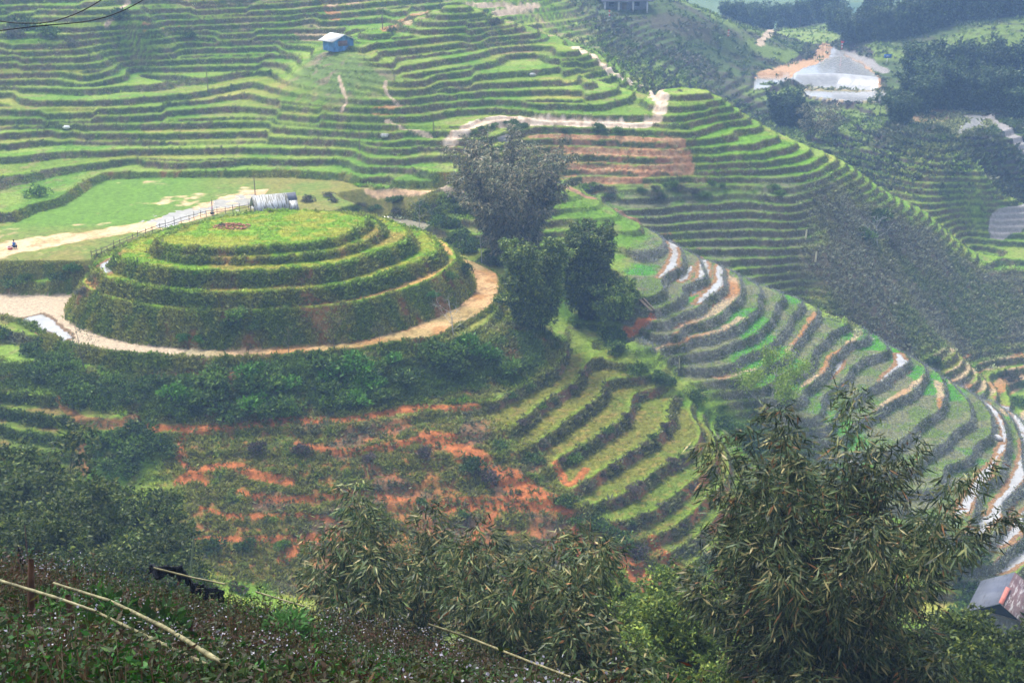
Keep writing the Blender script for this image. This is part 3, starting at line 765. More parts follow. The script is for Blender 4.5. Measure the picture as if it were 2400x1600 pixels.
def bamboo_arrays(seed, culms, h, spread, leaf, wid, per, k, cols, wts, droop=.35, t0=.22, brl=(.4, 1.3), base_r=.6, rad=.045, hang=.62, lean=(0, 0), hvar=.35, culmcol=(.045,.06,.02)):
    """a bamboo clump: arching culms and sprays of hanging leaves; returns (list of culm arrays, leaf arrays)"""
    r = np.random.default_rng(seed); CU = []; LV = []
    for c in range(culms):
        a = r.uniform(0, 2*math.pi); u = np.array([math.cos(a), math.sin(a), 0])
        b = u*base_r*math.sqrt(r.uniform(.05, 1)); hh = h*(1-hvar*r.uniform(0, 1)); s = spread*r.uniform(.25, 1.0)
        t = np.linspace(0, 1, 10)
        def at(t):
            t = np.asarray(t)[:, None]
            return b+(u*s+np.array([lean[0], lean[1], 0]))*(.35*t+.65*t**2.2)+np.array([0, 0, hh])*(t*(1+droop*.33)-droop*.33*t**4*1.0)-np.array([0, 0, droop*s*.5])*t**5
        CU.append(tube(at(t), rad*np.linspace(1, .18, 10)*r.uniform(.7, 1.1), 5, np.array(culmcol)*r.uniform(.6, 1.3)))
        cf = r.uniform(.7, 1.35)
        nb = int(per*r.uniform(.7, 1.3))
        tb = t0+(1-t0)*r.uniform(0, 1, nb)**.8
        P0 = at(tb)
        az = r.uniform(0, 2*math.pi, nb); bl = r.uniform(*brl, nb)*(1.15-.55*tb)
        bd = np.stack([np.cos(az), np.sin(az), r.uniform(-.35, .55, nb)], -1)+u*.5
        E = P0+nrm(bd)*bl[:, None]; E[:, 2] -= .12*bl
        kk = r.integers(max(2, k-3), k+4, nb)
        O = np.repeat(E, kk, 0)+r.normal(size=(kk.sum(), 3))*leaf*.32
        D = np.repeat(nrm(bd), kk, 0)*.6+rdir(len(O), r)*.68+np.array([0, 0, -hang])
        cc = cf*pal(len(O), cols, wts, .28, r)*np.repeat(r.uniform(.75, 1.25, nb), kk)[:, None]
        LV.append(leaves(O, D, leaf*r.uniform(.65, 1.25, len(O)), wid*r.uniform(.7, 1.3, len(O)), cc))
    return CU, cat(LV)
M['bark'] = ground_mat('stems and bark', .85, .3, .01, .2, .7, 1.3, 3, 20)
def am(name, arr, mat): return np_mesh(name, arr[0], arr[1], M[mat], arr[2])
def jit(): return random.uniform(0, 6.283)
# ---- shrub kinds (crown + stems share meshes; every shrub is an object of its own)
SHRUB = {}
KINDS = {
 'dark': dict(cols=DG, wts=(3, 3.5, 2.4, 1.4)),
 'mid': dict(cols=[(.05,.095,.018), (.085,.16,.024), (.14,.24,.034), (.19,.28,.05)], wts=(2, 4, 3, 1)),
 'grey': dict(cols=[(.08,.085,.05), (.125,.125,.08), (.17,.14,.11), (.06,.09,.03)], wts=(2, 3, 2, 2)),
 'bright': dict(cols=[(.05,.14,.015), (.08,.21,.02), (.12,.27,.03)], wts=(2, 3, 2)),
 'purple': dict(cols=[(.08,.065,.055), (.125,.09,.08), (.055,.085,.028), (.16,.115,.095)], wts=(3, 3, 2, 1.5)),
}
for kd, kw in KINDS.items():
    for v in range(3):
        cr = am('crown', bush_arrays(100+v*13+len(kd), n=620, leaf=.19, **kw), 'leaf')
        st = am('stems', stems_arrays(300+v, 5, .8, .025, .5, (.07,.05,.035)), 'bark')
        SHRUB[kd, v] = (cr, st)
NSHRUB = [0]
def shrub(p, size, kd, label, group=None, flat=1.0, name='shrub', sink=.12):
    e = empty(name, (p[0], p[1], p[2]+ZC-sink*size), jit(), 1)
    e.scale = (size, size, size*flat)
    cr, st = SHRUB[kd, random.randrange(3)]
    link('crown', cr, e); link('stems', st, e)
    NSHRUB[0] += 1
    return tag(e, label, 'shrub', group)
def in_poly(n, poly):
    p = np.array(poly, float); out = []
    while len(out) < n:
        q = rng.uniform(p.min(0), p.max(0), (n*3, 2))
        q = q[poly_sd(q[:, 0], q[:, 1], p) < 0]; out += list(q)
    return out[:n]
def spread_px(n, poly, dmin):
    got = []
    for q in in_poly(n*14, poly):
        if all(abs(q[0]-g[0])+1.8*abs(q[1]-g[1]) > dmin for g in got): got.append(q)
        if len(got) >= n: break
    return got
def shrubs_px(n, poly, size, kinds, label, group, dmin=10, flat=.9):
    for u, v in spread_px(n, poly, dmin):
        p = hit(u, v)
        shrub(p, random.uniform(*size), random.choice(kinds), label, group, flat)
shrubs_px(50, [(330,900),(520,872),(700,862),(900,845),(1060,812),(1200,790),(1235,850),(1110,920),(940,945),(700,968),(480,985),(345,985)], (1.5, 2.5), ['dark','mid','mid','bright'], 'dense dark green shrub in the long thicket between the ring terrace and the red slope', 'shrubs of the long thicket')
shrubs_px(16, [(0,785),(110,825),(250,872),(300,925),(300,955),(170,935),(60,885),(0,855)], (1.2, 2.0), ['dark','mid'], 'leafy green shrub on the bank under the left end of the ring terrace', 'shrubs on the left bank')
shrubs_px(9, [(160,915),(290,920),(310,965),(220,970),(160,945)], (1.4, 2.0), ['dark'], 'rounded dark shrub in the patch enclosed by two brown trails', 'shrubs between two brown trails', 14)
shrubs_px(16, [(215,1010),(330,1005),(390,1050),(380,1120),(250,1110),(210,1060)], (1.2, 2.0), ['dark','mid'], 'deep green shrub in the clump left of the red slope', 'shrubs left of the red slope')
shrubs_px(16, [(1700,1005),(1790,1020),(1860,1070),(1920,1150),(1880,1230),(1790,1230),(1745,1130)], (1.0, 2.0), ['dark','mid','dark'], 'dark shrub at the lower end of the gully beside the huge bamboo', 'shrubs at the lower end of the gully')
NOSE = [[(1150,955),(1268,892),(1324,842)],[(1201,1015),(1273,953),(1357,892),(1385,840)],[(1268,1044),(1335,989),(1402,938),(1446,892)],[(1312,1083),(1391,1033),(1474,972),(1513,920)],[(1374,1139),(1463,1078),(1558,1000),(1580,942)],[(1446,1173),(1536,1111),(1603,1067),(1642,1009)],[(1474,1228),(1586,1167),(1670,1098)],[(1575,1251),(1670,1165)]]
for ln in NOSE:
    L = np.array(ln, float); d = np.r_[0, np.cumsum(np.linalg.norm(np.diff(L, axis=0), axis=1))]
    s = 5.0
    while s < d[-1]*.93:
        u, v = np.interp(s, d, L[:, 0]), np.interp(s, d, L[:, 1])
        p = hit(u+random.uniform(-3, 3), v+random.uniform(-2, 6))
        shrub(p, random.uniform(.5, 1.05)*(1.15-.4*s/d[-1]), random.choice(['grey','dark','purple','purple']), 'low scrubby bush on a stepped bank of the olive green nose', 'bushes on the banks of the green nose', .85)
        s += random.uniform(22, 58)
shrubs_px(24, [(1370,690),(1420,700),(1490,830),(1600,905),(1740,985),(1830,1030),(1810,1060),(1700,1010),(1560,910),(1440,850),(1350,780)], (1.0, 2.0), ['dark','dark','mid'], 'dark shrub down in the gully between the nose and the flowering ridge', 'shrubs in the gully')
shrubs_px(12, [(1050,500),(1120,560),(1150,600),(1180,640),(1100,600),(1030,560),(1010,530)], (1.2, 2.2), ['dark'], 'dark shrub at the foot of the tall grey bamboo behind the mound', 'shrubs under the grey bamboo')
shrubs_px(14, [(700,455),(860,448),(1000,462),(1060,480),(1030,512),(930,500),(820,490),(720,475)], (.8, 1.5), ['dark','grey'], 'low shrub on the dark bank behind the mound', 'shrubs on the bank behind the mound', 12)
shrubs_px(16, [(1110,300),(1200,287),(1330,296),(1480,298),(1490,316),(1380,318),(1250,310),(1110,318)], (.7, 1.4), ['dark','mid'], 'dark shrub on the bank just below the pale winding track', 'shrubs below the pale track', 12)
shrubs_px(20, [(1350,432),(1500,440),(1640,425),(1880,445),(1890,466),(1640,468),(1440,466),(1370,455)], (.9, 1.6), ['dark','grey','mid'], 'bluish green shrub in the hedge across the middle of the second spur', 'shrubs hedging the second spur', 12)
for u, v, s, kd, lab in [(1110,1100,1.7,'dark','round dark bush standing alone on the red slope'),(1172,1050,1.0,'dark','small dark bush above the broad red scar'),(1250,1085,1.4,'dark','dark bush at the top of the red scar beside the nose'),(1345,1085,1.5,'mid','leafy bush between the red scar and the third bank of the nose'),
    (1325,1180,1.5,'dark','dark bush where the red trails meet'),(1350,1225,1.2,'dark','dark bush below the meeting of the red trails'),(810,1215,1.5,'dark','dark bush just above the left grey bamboo clump'),(500,1290,1.6,'dark','wide dark bush on the lower terrace bank of the red slope'),(580,1285,1.3,'dark','dark bush right of the wide one on the lower terrace bank'),(660,1285,1.0,'mid','small green bush by the fork of the lower red trail'),
    (1400,1245,1.8,'dark','big dark bush right of the lowest red scar'),(1450,1275,1.8,'dark','big dark bush downhill of the lowest nose terraces'),(1490,1300,1.5,'purple','brownish bush at the edge of the lowest red scar'),(985,1180,.8,'mid','small bright bush amid the red slope'),(1083,1210,.9,'mid','small leafy bush just above the right grey bamboo clump'),
    (600,1055,1.3,'purple','purplish dry bush on the upper left of the red slope'),(700,1065,1.4,'purple','purplish dry bush on the upper middle of the red slope'),(1000,1070,1.3,'purple','purplish dry bush left of the round dark bush'),(870,1080,1.0,'purple','faded dry bush in the centre of the red slope'),(1140,1130,1.6,'purple','purplish dry bush just under the round dark bush'),
    (560,745,1.7,'mid','tall leafy shrub growing out of the lower bank of the mound'),(540,770,1.4,'dark','dark shrub under the tall leafy one on the mound'),(600,770,1.3,'dark','spreading dark shrub right of the tall leafy one on the mound'),(458,648,.7,'bright','small bright green sapling on the second tier of the mound'),
    (1090,640,1.6,'dark','dark shrub at the right end of the mound bank'),(1050,655,1.3,'mid','leafy green shrub near the right end of the mound'),(1010,700,1.1,'bright','bright green shrub on the bare right bank of the mound'),(430,795,1.0,'bright','bright green herb bush at the foot of the mound'),(470,800,1.0,'bright','bright herb bush right beside its twin at the foot of the mound'),
    (165,640,1.5,'bright','bright green bush in the dark hollow left of the mound'),(60,660,1.3,'mid','leafy bush under the lip of the field'),(20,670,1.4,'dark','dark bush at the picture edge under the field'),(140,655,1.4,'dark','dark bush in the hollow left of the mound'),(195,690,1.1,'grey','greyish bush at the left foot of the mound'),
    (90,460,2.0,'mid','rounded shrub on the bank at the back left of the field'),(60,70,3.4,'dark','big dark thicket bush high on the left hillside'),(110,85,2.6,'dark','dark bush right below the big one high on the hillside'),(30,85,2.2,'grey','greyish bush left of the big one high on the hillside'),(280,45,2.6,'dark','dark bush beside the steep dirt trail high on the hillside'),(440,88,1.8,'dark','small dark bush at the end of the highest wide bank'),(165,108,1.7,'grey','greyish bush on the highest wide bank'),(632,172,.9,'dark','small dark bush below the blue shed on the left'),(915,75,1.4,'grey','grey leafless bush right of the blue shed'),(1158,58,1.8,'grey','thin bush alone on the upper crest meadow'),
    (2270,1310,2.6,'dark','big dark round shrub above the plank barn'),(2230,1330,1.7,'dark','smaller dark shrub left of the big round one above the barn'),(2275,1400,2.2,'dark','dark shrub hugging the back of the plank barn'),(2250,1440,1.8,'mid','green shrub at the left corner of the plank barn'),(2060,520,3.0,'dark','large blue green bush on the brown scrub slope'),(2030,560,2.4,'dark','dark bush below the large one on the scrub slope'),(2090,580,1.8,'grey','greyish bush right of the pale bare tree'),
    (2190,855,1.9,'dark','dark bush beside the small orange terraces'),(2370,890,2.0,'grey','grey flowering bush between the small orange terraces'),(2390,950,1.9,'mid','green bush below the small orange terraces')]:
    p = hit(u, v); shrub(p, s, kd, lab)
print('shrubs', NSHRUB[0], time.time()-T0)
# ---- bamboo and trees
GREYB = [(.060,.100,.034), (.105,.145,.048), (.22,.23,.085), (.36,.30,.13), (.028,.045,.016), (.36,.16,.06)]
GREENB = [(.062,.110,.022), (.12,.18,.032), (.21,.27,.046), (.30,.33,.06)]
def bamboo(name, label, p, arrs, catg='bamboo', group=None, rz=0.0, sc=1.0, stemname='culm', split=True, leafmat='bleaf'):
    e = empty(name, (p[0], p[1], p[2]+ZC-.2), rz, sc)
    CU, LV = arrs
    if split:
        for c in CU: link(stemname, am(stemname, c, 'bark'), e)
    else: link('culms', am('culms', cat(CU), 'bark'), e)
    link('foliage', am('foliage', LV, leafmat), e)
    return tag(e, label, catg, group)
def pos(u, y, dz=0.0):
    x = (u-1200)/FPX*math.hypot(y, 1)*1.0
    # distance along the sight line is a little longer than the plan distance
    z = float(zg(x, y)); f = y*CP-z*SP
    x = (u-1200)/FPX*f; z = float(zg(x, y))
    return np.array([x, y, z+dz])
BIGW = (4, 3.5, 2.4, 1.3, 3.6, .4)
bamboo('bamboo_clump', 'huge grey green bamboo clump filling the lower right, taller than all the rest', pos(1895, 36),
       bamboo_arrays(21, 50, 14.6, 4.2, .46, .062, 118, 9, GREYB, BIGW, t0=.2, brl=(.3, 1.15), base_r=1.2, rad=.055, droop=.4, lean=(.5, 0), hvar=.5))
bamboo('bamboo_clump', 'grey green bamboo clump at the lower middle, the left one of the neighbouring two', pos(930, 41),
       bamboo_arrays(22, 28, 8.1, 2.3, .44, .064, 84, 9, GREYB, BIGW, t0=.12, brl=(.35, 1.3), base_r=1.0, rad=.045, hvar=.4))
bamboo('bamboo_clump', 'grey green bamboo clump at the lower middle, right of its slightly smaller neighbour', pos(1245, 38),
       bamboo_arrays(23, 32, 8.1, 2.3, .44, .064, 86, 9, GREYB, BIGW, t0=.08, brl=(.35, 1.3), base_r=1.1, rad=.045, hvar=.4))
bamboo('bamboo_clump', 'low grey bamboo spray drooping beside the foreground fence', pos(1400, 31),
       bamboo_arrays(24, 11, 4.6, 1.9, .36, .07, 70, 8, GREYB, BIGW, t0=.15, base_r=.6, rad=.035))
DRYB = [(.15,.175,.095), (.25,.25,.14), (.40,.34,.20), (.52,.41,.24), (.07,.08,.045)]
bamboo('bamboo_clump', 'tall greyish brown bamboo clump standing behind the right end of the mound', hit(1198, 605),
       bamboo_arrays(25, 70, 20.5, 8.8, .72, .17, 105, 7, DRYB, (4, 4, 2.4, 1.2, 3), t0=.12, brl=(.5, 1.6), base_r=2.6, rad=.06, hvar=.5, droop=.3), split=False)
def green(seed, culms, h, spread, per=46, leaf=.46, wid=.2, k=9, sh=1.0):
    per = int(per*1.9)
    return bamboo_arrays(seed, culms, h, spread, leaf, wid, per, k, [tuple(q*sh for q in c) for c in GREENB], (4, 4, 2.2, .8), t0=.2, brl=(.4, 1.5), base_r=spread*.35, rad=.05, hang=.3, droop=.6, hvar=.6)
bamboo('bamboo_clump', 'bushy green bamboo in front of the tall grey brown clump', hit(1255, 772), green(26, 44, 13.8, 4.1, 80, sh=.85), split=False)
bamboo('bamboo_clump', 'darker green bamboo right behind the bushy green one', hit(1375, 745), green(27, 40, 14.8, 3.5, 76, sh=.7), split=False)
bamboo('bamboo_clump', 'low dark bamboo thicket at the right foot of the green bamboos', hit(1440, 745), green(28, 26, 6.5, 3.2, 50), split=False)
# groves: shared shapes, every clump its own object
GR = [green(40+i, 20, 9.0, 3.0, 64, .34, .13, sh=.6) for i in range(3)]
GRM = [(am('culms', cat(c), 'bark'), am('foliage', l, 'leaf')) for c, l in GR]
GRB = [green(50+i, 20, 9.0, 3.0, 70, .30, .13, sh=1.1) for i in range(2)]
GRBM = [(am('culms', cat(c), 'bark'), am('foliage', l, 'leaf')) for c, l in GRB]
def grove(u, y, sc, label, group, v=None, base=None, bright=False):
    p = pos(u, y) if base is None else base
    e = empty('bamboo_tree', (p[0], p[1], p[2]+ZC-.2), jit(), sc)
    c, f = GRBM[random.randrange(2)] if bright else GRM[random.randrange(3)]
    link('culms', c, e); link('foliage', f, e)
    return tag(e, label, 'bamboo', group)
for u, y, s in [(10,88,1.5),(70,84,1.3),(150,92,1.75),(125,80,1.4),(215,86,1.35),(290,92,1.4),(340,86,1.35),(245,78,1.25),(60,76,1.2),(170,72,1.1),(385,82,1.0),(310,74,1.05),(-30,80,1.4),(430,74,.85),(365,70,.85),(100,66,1.0),(240,66,.9),(10,66,1.0)]:
    grove(u, y, s, 'feathery olive green bamboo in the grove at the lower left', 'bamboos of the lower left grove')
for u, y, s in [(1480,56,.82),(1560,52,.85),(1640,50,.7),(1690,60,.62),(1520,44,.78),(1610,40,.75),(1450,46,.6)]:
    grove(u, y, s, 'yellowish green bamboo between the grey clumps at the bottom', 'bamboos between the grey clumps', bright=True)
for u, y, s in [(2170,62,.7),(2420,60,.75),(2230,50,.8),(2330,48,.85),(2150,46,.8),(2410,46,.85)]:
    grove(u, y, s, 'olive bamboo in front of the plank barn at the lower right', 'bamboos before the barn')
FARC = [(.034,.062,.026), (.055,.092,.034), (.09,.135,.046), (.13,.17,.06)]
FR = [bamboo_arrays(60+i, 24, 14, 5.5, 1.0, .42, 46, 8, FARC, (4, 4, 2, .8), t0=.06, brl=(.8, 2.2), base_r=2.0, rad=.08, hang=.3, droop=.55, hvar=.5) for i in range(3)]
FRM = [(am('culms', cat(c), 'bark'), am('foliage', l, 'leaf')) for c, l in FR]
def fartree(p, s, label, group, name='bamboo_tree', sz=1.0):
    e = empty(name, (p[0], p[1], p[2]+ZC-.4), jit(), s); e.scale = (s, s, s*sz)
    c, f = FRM[random.randrange(3)]
    link('culms', c, e); link('foliage', f, e)
    return tag(e, label, 'bamboo', group)
def gp(u, v, y): # point over the pixel column at distance y, on the ground
    return pos(u, y)
for u, y, s in [(2110,300,.62),(2150,312,.9),(2200,320,1.05),(2250,318,.95),(2160,335,1.1),(2300,315,.85),(2350,310,.85),(2395,305,.8),(2230,335,1.05),(2290,340,1.0),(2360,335,.95),(2420,330,.9),(2100,318,.5)]:
    fartree(gp(u, 0, y), s, 'bluish dark bamboo in the big grove behind the brown pond', 'bamboos of the grove behind the brown pond')
for u, y, s in [(1990,415,.75),(2030,410,.8),(2070,405,.85),(2110,400,.9),(2150,400,1.1),(2200,405,1.35),(2250,410,1.45),(2300,400,1.3),(2350,410,1.45),(2400,400,1.4),(2180,440,1.5),(2260,450,1.6),(2340,450,1.6),(2420,440,1.5),(2050,440,.9),(1960,450,.8)]:
    fartree(gp(u, 0, y), s, 'hazy blue bamboo in the wood above the far road', 'bamboos of the hazy wood')
for u, y, s in [(1740,500,.95),(1790,490,.9),(1840,500,.85),(1890,500,.85),(1930,490,.95),(1770,540,1.1),(1870,540,1.0),(1950,540,1.1),(1710,480,.7),(1560,470,.8),(1590,480,.7),(1350,440,.6),(1390,450,.7),(1310,440,.5)]:
    fartree(gp(u, 0, y), s, 'faint bamboo along the skyline of the far valley', 'bamboos along the far valley')
fartree(hit(1835, 292), .78, 'dark green bamboo standing left of the grey one by the ponds', None)
fartree(hit(1865, 300), .6, 'smaller dark bamboo leaning against the taller one by the ponds', None)
bamboo('bamboo_clump', 'thin greyish bamboo right of the dark one by the ponds', hit(1915, 325),
       bamboo_arrays(29, 22, 9.5, 4.2, .8, .16, 30, 6, DRYB, (4, 4, 2, 1, 2), t0=.25, base_r=2.2, rad=.06, hvar=.5), split=False)
# ---- broadleaf and bare trees
def branchy(seed, h, r0, n1=7, spread=.5, lv=2, first=.35):
    """tapered trunk with limbs and twigs; returns tube arrays and the twig ends"""
    r = np.random.default_rng(seed); parts = []; ends = []
    t = np.linspace(0, 1, 7)[:, None]; ln = np.array([r.uniform(-.1, .1), r.uniform(-.1, .1), 1])*h
    wob = np.cumsum(r.normal(size=(7, 3))*h*.012, 0)*[1, 1, 0]
    tr = ln*t+wob; parts.append(tube(tr, r0*np.linspace(1, .25, 7), 6, (1, 1, 1)))
    def limb(o, d, L, rad, lev):
        q = np.linspace(0, 1, 5)[:, None]; d = nrm(d)
        P = o+d*L*q+np.array([0, 0, .18*L])*q**2+r.normal(size=(5, 3))*L*.03*q
        parts.append(tube(P, rad*np.linspace(1, .3, 5), 4, (1, 1, 1)))
        if lev == 0: ends.append(P[-1]); ends.append(P[-2]); return
        for k in range(r.integers(3, 5)):
            i = r.integers(2, 5); limb(P[i], d*.7+rdir(1, r)[0]*.75, L*r.uniform(.4, .65), rad*.5, lev-1)
    for i in range(n1):
        f = first+(1-first)*(i+.5)/n1; a = i*2.4+r.uniform(-.4, .4); k = min(6, int(f*6))
        limb(tr[k], np.array([math.cos(a), math.sin(a), .55]), h*spread*(1.15-.75*f)*r.uniform(.8, 1.1), r0*.42, lv-1)
    return cat(parts), np.array(ends)
def tree(name, label, p, seed, h, r0, barkc, leafc=None, nleaf=0, leaf=.2, spread=.5, first=.35, lv=2, catg='tree', n1=7):
    (V, F, K), ends = branchy(seed, h, r0, n1, spread, lv, first)
    e = empty(name, (p[0], p[1], p[2]+ZC-.1), 0)
    link('trunk', am('trunk', (V, F, K*np.array(barkc)), 'bark'), e)
    if leafc is not None:
        r = np.random.default_rng(seed+1); i = r.integers(0, len(ends), nleaf)
        O = ends[i]+r.normal(size=(nleaf, 3))*h*.045
        link('crown', am('crown', leaves(O, rdir(nleaf, r)+[0, 0, .2], leaf*r.uniform(.6, 1.3, nleaf), leaf*.6, pal(nleaf, leafc, [1]*len(leafc), .25, r)), 'leaf'), e)
    return tag(e, label, catg)
tree('young_tree', 'slender pale trunked tree with sparse yellow green leaves in front of the flowering ridge', hit(1785, 1010), 31, 10.2, .17, (.34,.33,.30), [(.26,.36,.04), (.32,.42,.06), (.20,.32,.035)], 5200, .30, .48, .3, 3)
tree('bare_tree', 'pale leafless tree among dark bushes on the scrub slope', hit(2058, 580), 32, 6.0, .10, (.42,.42,.40), None, spread=.5, lv=3)
tree('bare_tree', 'grey leafless sapling beside the muddy pool behind the mound', hit(982, 532), 33, 5.2, .07, (.28,.27,.24), None, spread=.55, lv=3)
tree('bare_tree', 'white leafless branch tree at the left foot of the green bamboo', hit(1060, 785), 34, 4.6, .07, (.45,.44,.42), None, spread=.6, lv=3, first=.2)
tree('bare_tree', 'tall thin pale trunk against the base of the grey brown bamboo', hit(1128, 618), 35, 6.2, .075, (.45,.43,.40), None, spread=.22, lv=2, first=.6)
tree('sapling', 'thin leafy sapling at the left outer edge of the sandy ring', hit(197, 862), 36, 5.6, .06, (.12,.11,.09), [(.07,.10,.05), (.10,.12,.06)], 260, .18, .3, .3, 2)
tree('sapling', 'bare twiggy sapling at the front edge of the sandy ring', hit(677, 832), 37, 3.6, .045, (.16,.14,.11), [(.13,.16,.07)], 120, .14, .5, .25, 3)
tree('sapling', 'twiggy sapling with few reddish green leaves right of the bare one on the ring', hit(782, 822), 38, 4.6, .05, (.18,.13,.10), [(.14,.17,.06), (.2,.13,.05)], 330, .15, .5, .25, 3)
tree('sapling', 'thin sapling on the outer lip of the ring, the farthest right of three', hit(890, 812), 39, 3.0, .04, (.14,.13,.10), [(.10,.13,.05)], 110, .14, .45, .3, 3)
tree('young_tree', 'small light green tree on a terrace in front of the brown pond', hit(2060, 275), 41, 6.0, .12, (.12,.11,.09), [(.10,.16,.05), (.14,.20,.06), (.08,.13,.05)], 1100, .42, .42, .3, 3)
print('trees', time.time()-T0)
# ------------------------------------------------------------------ ground growth nobody could count
W_ = {k: (v if v.dtype != bool else v.astype(float)) for k, v in GM.items()}
REDDISH = (GC[:, 0] > 1.45*GC[:, 1])
vis = (GYV > 60) & (GYV < 330) & (np.abs(np.arctan2(GXV, GYV)) < math.radians(26.5)) & (GCLS == 0)
def pick(w, n):
    w = np.where(vis, w*np.where(REDDISH, .22, 1), 0); i = rng.choice(len(w), n, p=w/w.sum())
    e = GXV[i]*0
    x = GXV[i]+rng.normal(size=n)*.12; y = GYV[i]+rng.normal(size=n)*.12
    return i, np.stack([x, y, zg(x, y)+ZC], -1)
def tufts(name, w, n, k, size, up, bright, label, catg, hw=.35, mat='grass', tint=None):
    i, O = pick(w, n)
    O = np.repeat(O, k, 0); i = np.repeat(i, k)
    s = np.repeat(rng.uniform(*size, n), k)*(1+.35*np.clip((GYV[i]-180)/150, -0.3, 1))
    D = rdir(len(O)); D[:, 2] = np.abs(D[:, 2])*.5+up
    O = O+rng.normal(size=O.shape)*s[:, None]*[.35, .35, .08]
    g0 = GC[i].copy(); g0[:, 0] = np.minimum(g0[:, 0], g0[:, 1]*.95)
    g0[REDDISH[i]] *= .8
    c = g0*bright*rng.uniform(.55, 1.45, (len(O), 1))
    if tint is not None: c = lerp(c, np.array(tint, float)[None]+0*c, rng.uniform(0, 1, len(O))**2)
    tag(link(name, am(name, leaves(O, D, s, s*hw, c), mat)), label, catg, kind='stuff')
bankish = GBR*(1-W_['far'])
tufts('bank_scrub', bankish*(1+1.2*W_['mound'])*(.4+.6*(GYV < 190)), 95000, 5, (.2, .5), .5, 1.75, 'rough weeds and scrub covering the terrace banks', 'scrub')
tufts('undergrowth', W_['thick']+.8*W_['mound']*GBR+.35*W_['scrub']+.25*W_['red']+.5*W_['left']*GBR+W_['db']+.5*(bankish*(GYV < 150)*(GXV < 22)), 42000, 7, (.3, .7), .4, 1.8, 'dense low undergrowth of the thicket and scrub slopes', 'undergrowth', .4, 'leaf')
tufts('grass', (1-GBR)*(1-W_['scrub'])*(1-W_['thick'])*(.35+1.3*W_['mound']+.7*W_['nose']+.5*W_['spurtop'])*(1-W_['far'])*(1-W_['near']), 90000, 4, (.10, .24), .8, 1.12, 'short grass and young plants on the terrace treads', 'grass', .22)
ridgeb = W_['ridge']*np.clip(GBR+.25, 0, 1)+.25*W_['spurlow']*GBR+.10*W_['mound']*GBR
i, O = pick(ridgeb, 80000)
O = O+np.c_[rng.normal(size=(len(O), 2))*.1, rng.uniform(.15, .5, len(O))]
fc = pal(len(O), [(.34,.35,.40), (.24,.26,.28), (.45,.45,.50), (.16,.19,.16)], [3, 3, 1.5, 2], .2)
tag(link('flowering_weeds', am('flowering_weeds', leaves(O, rdir(len(O))+[0, 0, .6], .16, .12, fc), 'flower')), 'pale lilac flower heads of the weeds along the ridge terraces', 'flowers', kind='stuff')
vis0 = vis; vis = (GYV > 262) & (GYV < 560) & (GXV > 10) & (np.abs(np.arctan2(GXV, GYV)) < math.radians(26)) & (GCLS == 0)
tufts('valley_scrub', W_['far']*(GBR*1.0+.25+1.2*(fbm(GXV/13, GYV/13, 91, 2) > .54)), 15000, 6, (.4, 1.0), .4, 1.7, 'hazy scrub on the banks of the far valley', 'scrub', .5, 'leaf', (.05,.085,.035))
vis = vis0
# dead stalks strewn over the scrub slope and the red slope
i, O = pick(W_['scrub']+.5*W_['red'], 5200)
tag(link('dry_stalks', am('dry_stalks', leaves(O+[0, 0, .15], rdir(len(O))*[1, 1, .35]+[0, 0, .25], rng.uniform(.6, 1.6, len(O)), .05, pal(len(O), [(.24,.20,.15), (.15,.12,.10), (.32,.29,.24)], [2, 3, 1], .3)), 'grass')), 'dry pale stalks strewn over the slopes', 'stalks', kind='stuff')
print('stuff', time.time()-T0)
# ---- the overgrown near slope
def near_pts(n, poly):
    return np.array([hit(u, v) for u, v in in_poly(n, poly)])
fgv = (GYV < 34) & (GYV > 7) & (np.abs(np.arctan2(GXV, GYV)) < math.radians(26))
def pick_near(n, w=None):
    ww = fgv*(RRV*0+1.0) if w is None else fgv*w
    i = rng.choice(len(GXV), n, p=ww/ww.sum())
    x = GXV[i]+rng.normal(size=n)*.06; y = GYV[i]+rng.normal(size=n)*.06
    return x, y, np.stack([x, y, zg(x, y)+ZC], -1)
RRV = np.hypot(GXV, GYV)
NW = 26000
x, y, O = pick_near(NW)
hgt = rng.uniform(.2, .8, NW)*(.7+.7*fbm(x/2.2, y/2.2, 81, 2))
k = 11
tt = rng.uniform(.15, 1.0, (NW, k)); lean = rng.normal(size=(NW, 1, 3))*[.22, .22, 0]
PO = (O[:, None]+(np.array([0, 0, 1.])+lean)*(hgt[:, None]*tt)[..., None]).reshape(-1, 3)
zone = np.repeat(fbm(x/1.7+5, y/1.7, 82, 2), k)
lf = pal(NW*k, [(.024,.045,.012), (.040,.080,.016), (.07,.12,.025), (.055,.040,.022), (.085,.055,.032), (.10,.11,.03)], [3, 3, 1.6, 2, 1.4, .9], .35)
lf = lerp(lf, lf*np.array([.7, 1.7, .7]), sstep(.55, .66, zone)); lf = lerp(lf, lf*np.array([1.4, .72, .7]), sstep(.45, .36, zone))
D = rdir(NW*k); D[:, 2] = D[:, 2]*.6+.15
arr = leaves(PO, D, rng.uniform(.035, .105, NW*k), rng.uniform(.014, .038, NW*k), lf*.62)
tip = O+(np.array([0, 0, 1.])+lean[:, 0])*hgt[:, None]
st = leaves(O, tip-O, hgt, .018, pal(NW, [(.10,.06,.035), (.05,.06,.02), (.18,.14,.09)], [3, 2, 1], .3))
tag(link('undergrowth', am('undergrowth', cat([arr, st]), 'leaf')), 'tangled dark weeds covering the near slope around the bamboo rails', 'undergrowth', kind='stuff')
sel = (fbm(x/1.9, y/1.9, 83, 2) > .50) & (rng.uniform(size=NW) < .17)
ft = np.repeat(tip[sel], 4, 0)+rng.normal(size=(sel.sum()*4, 3))*.045
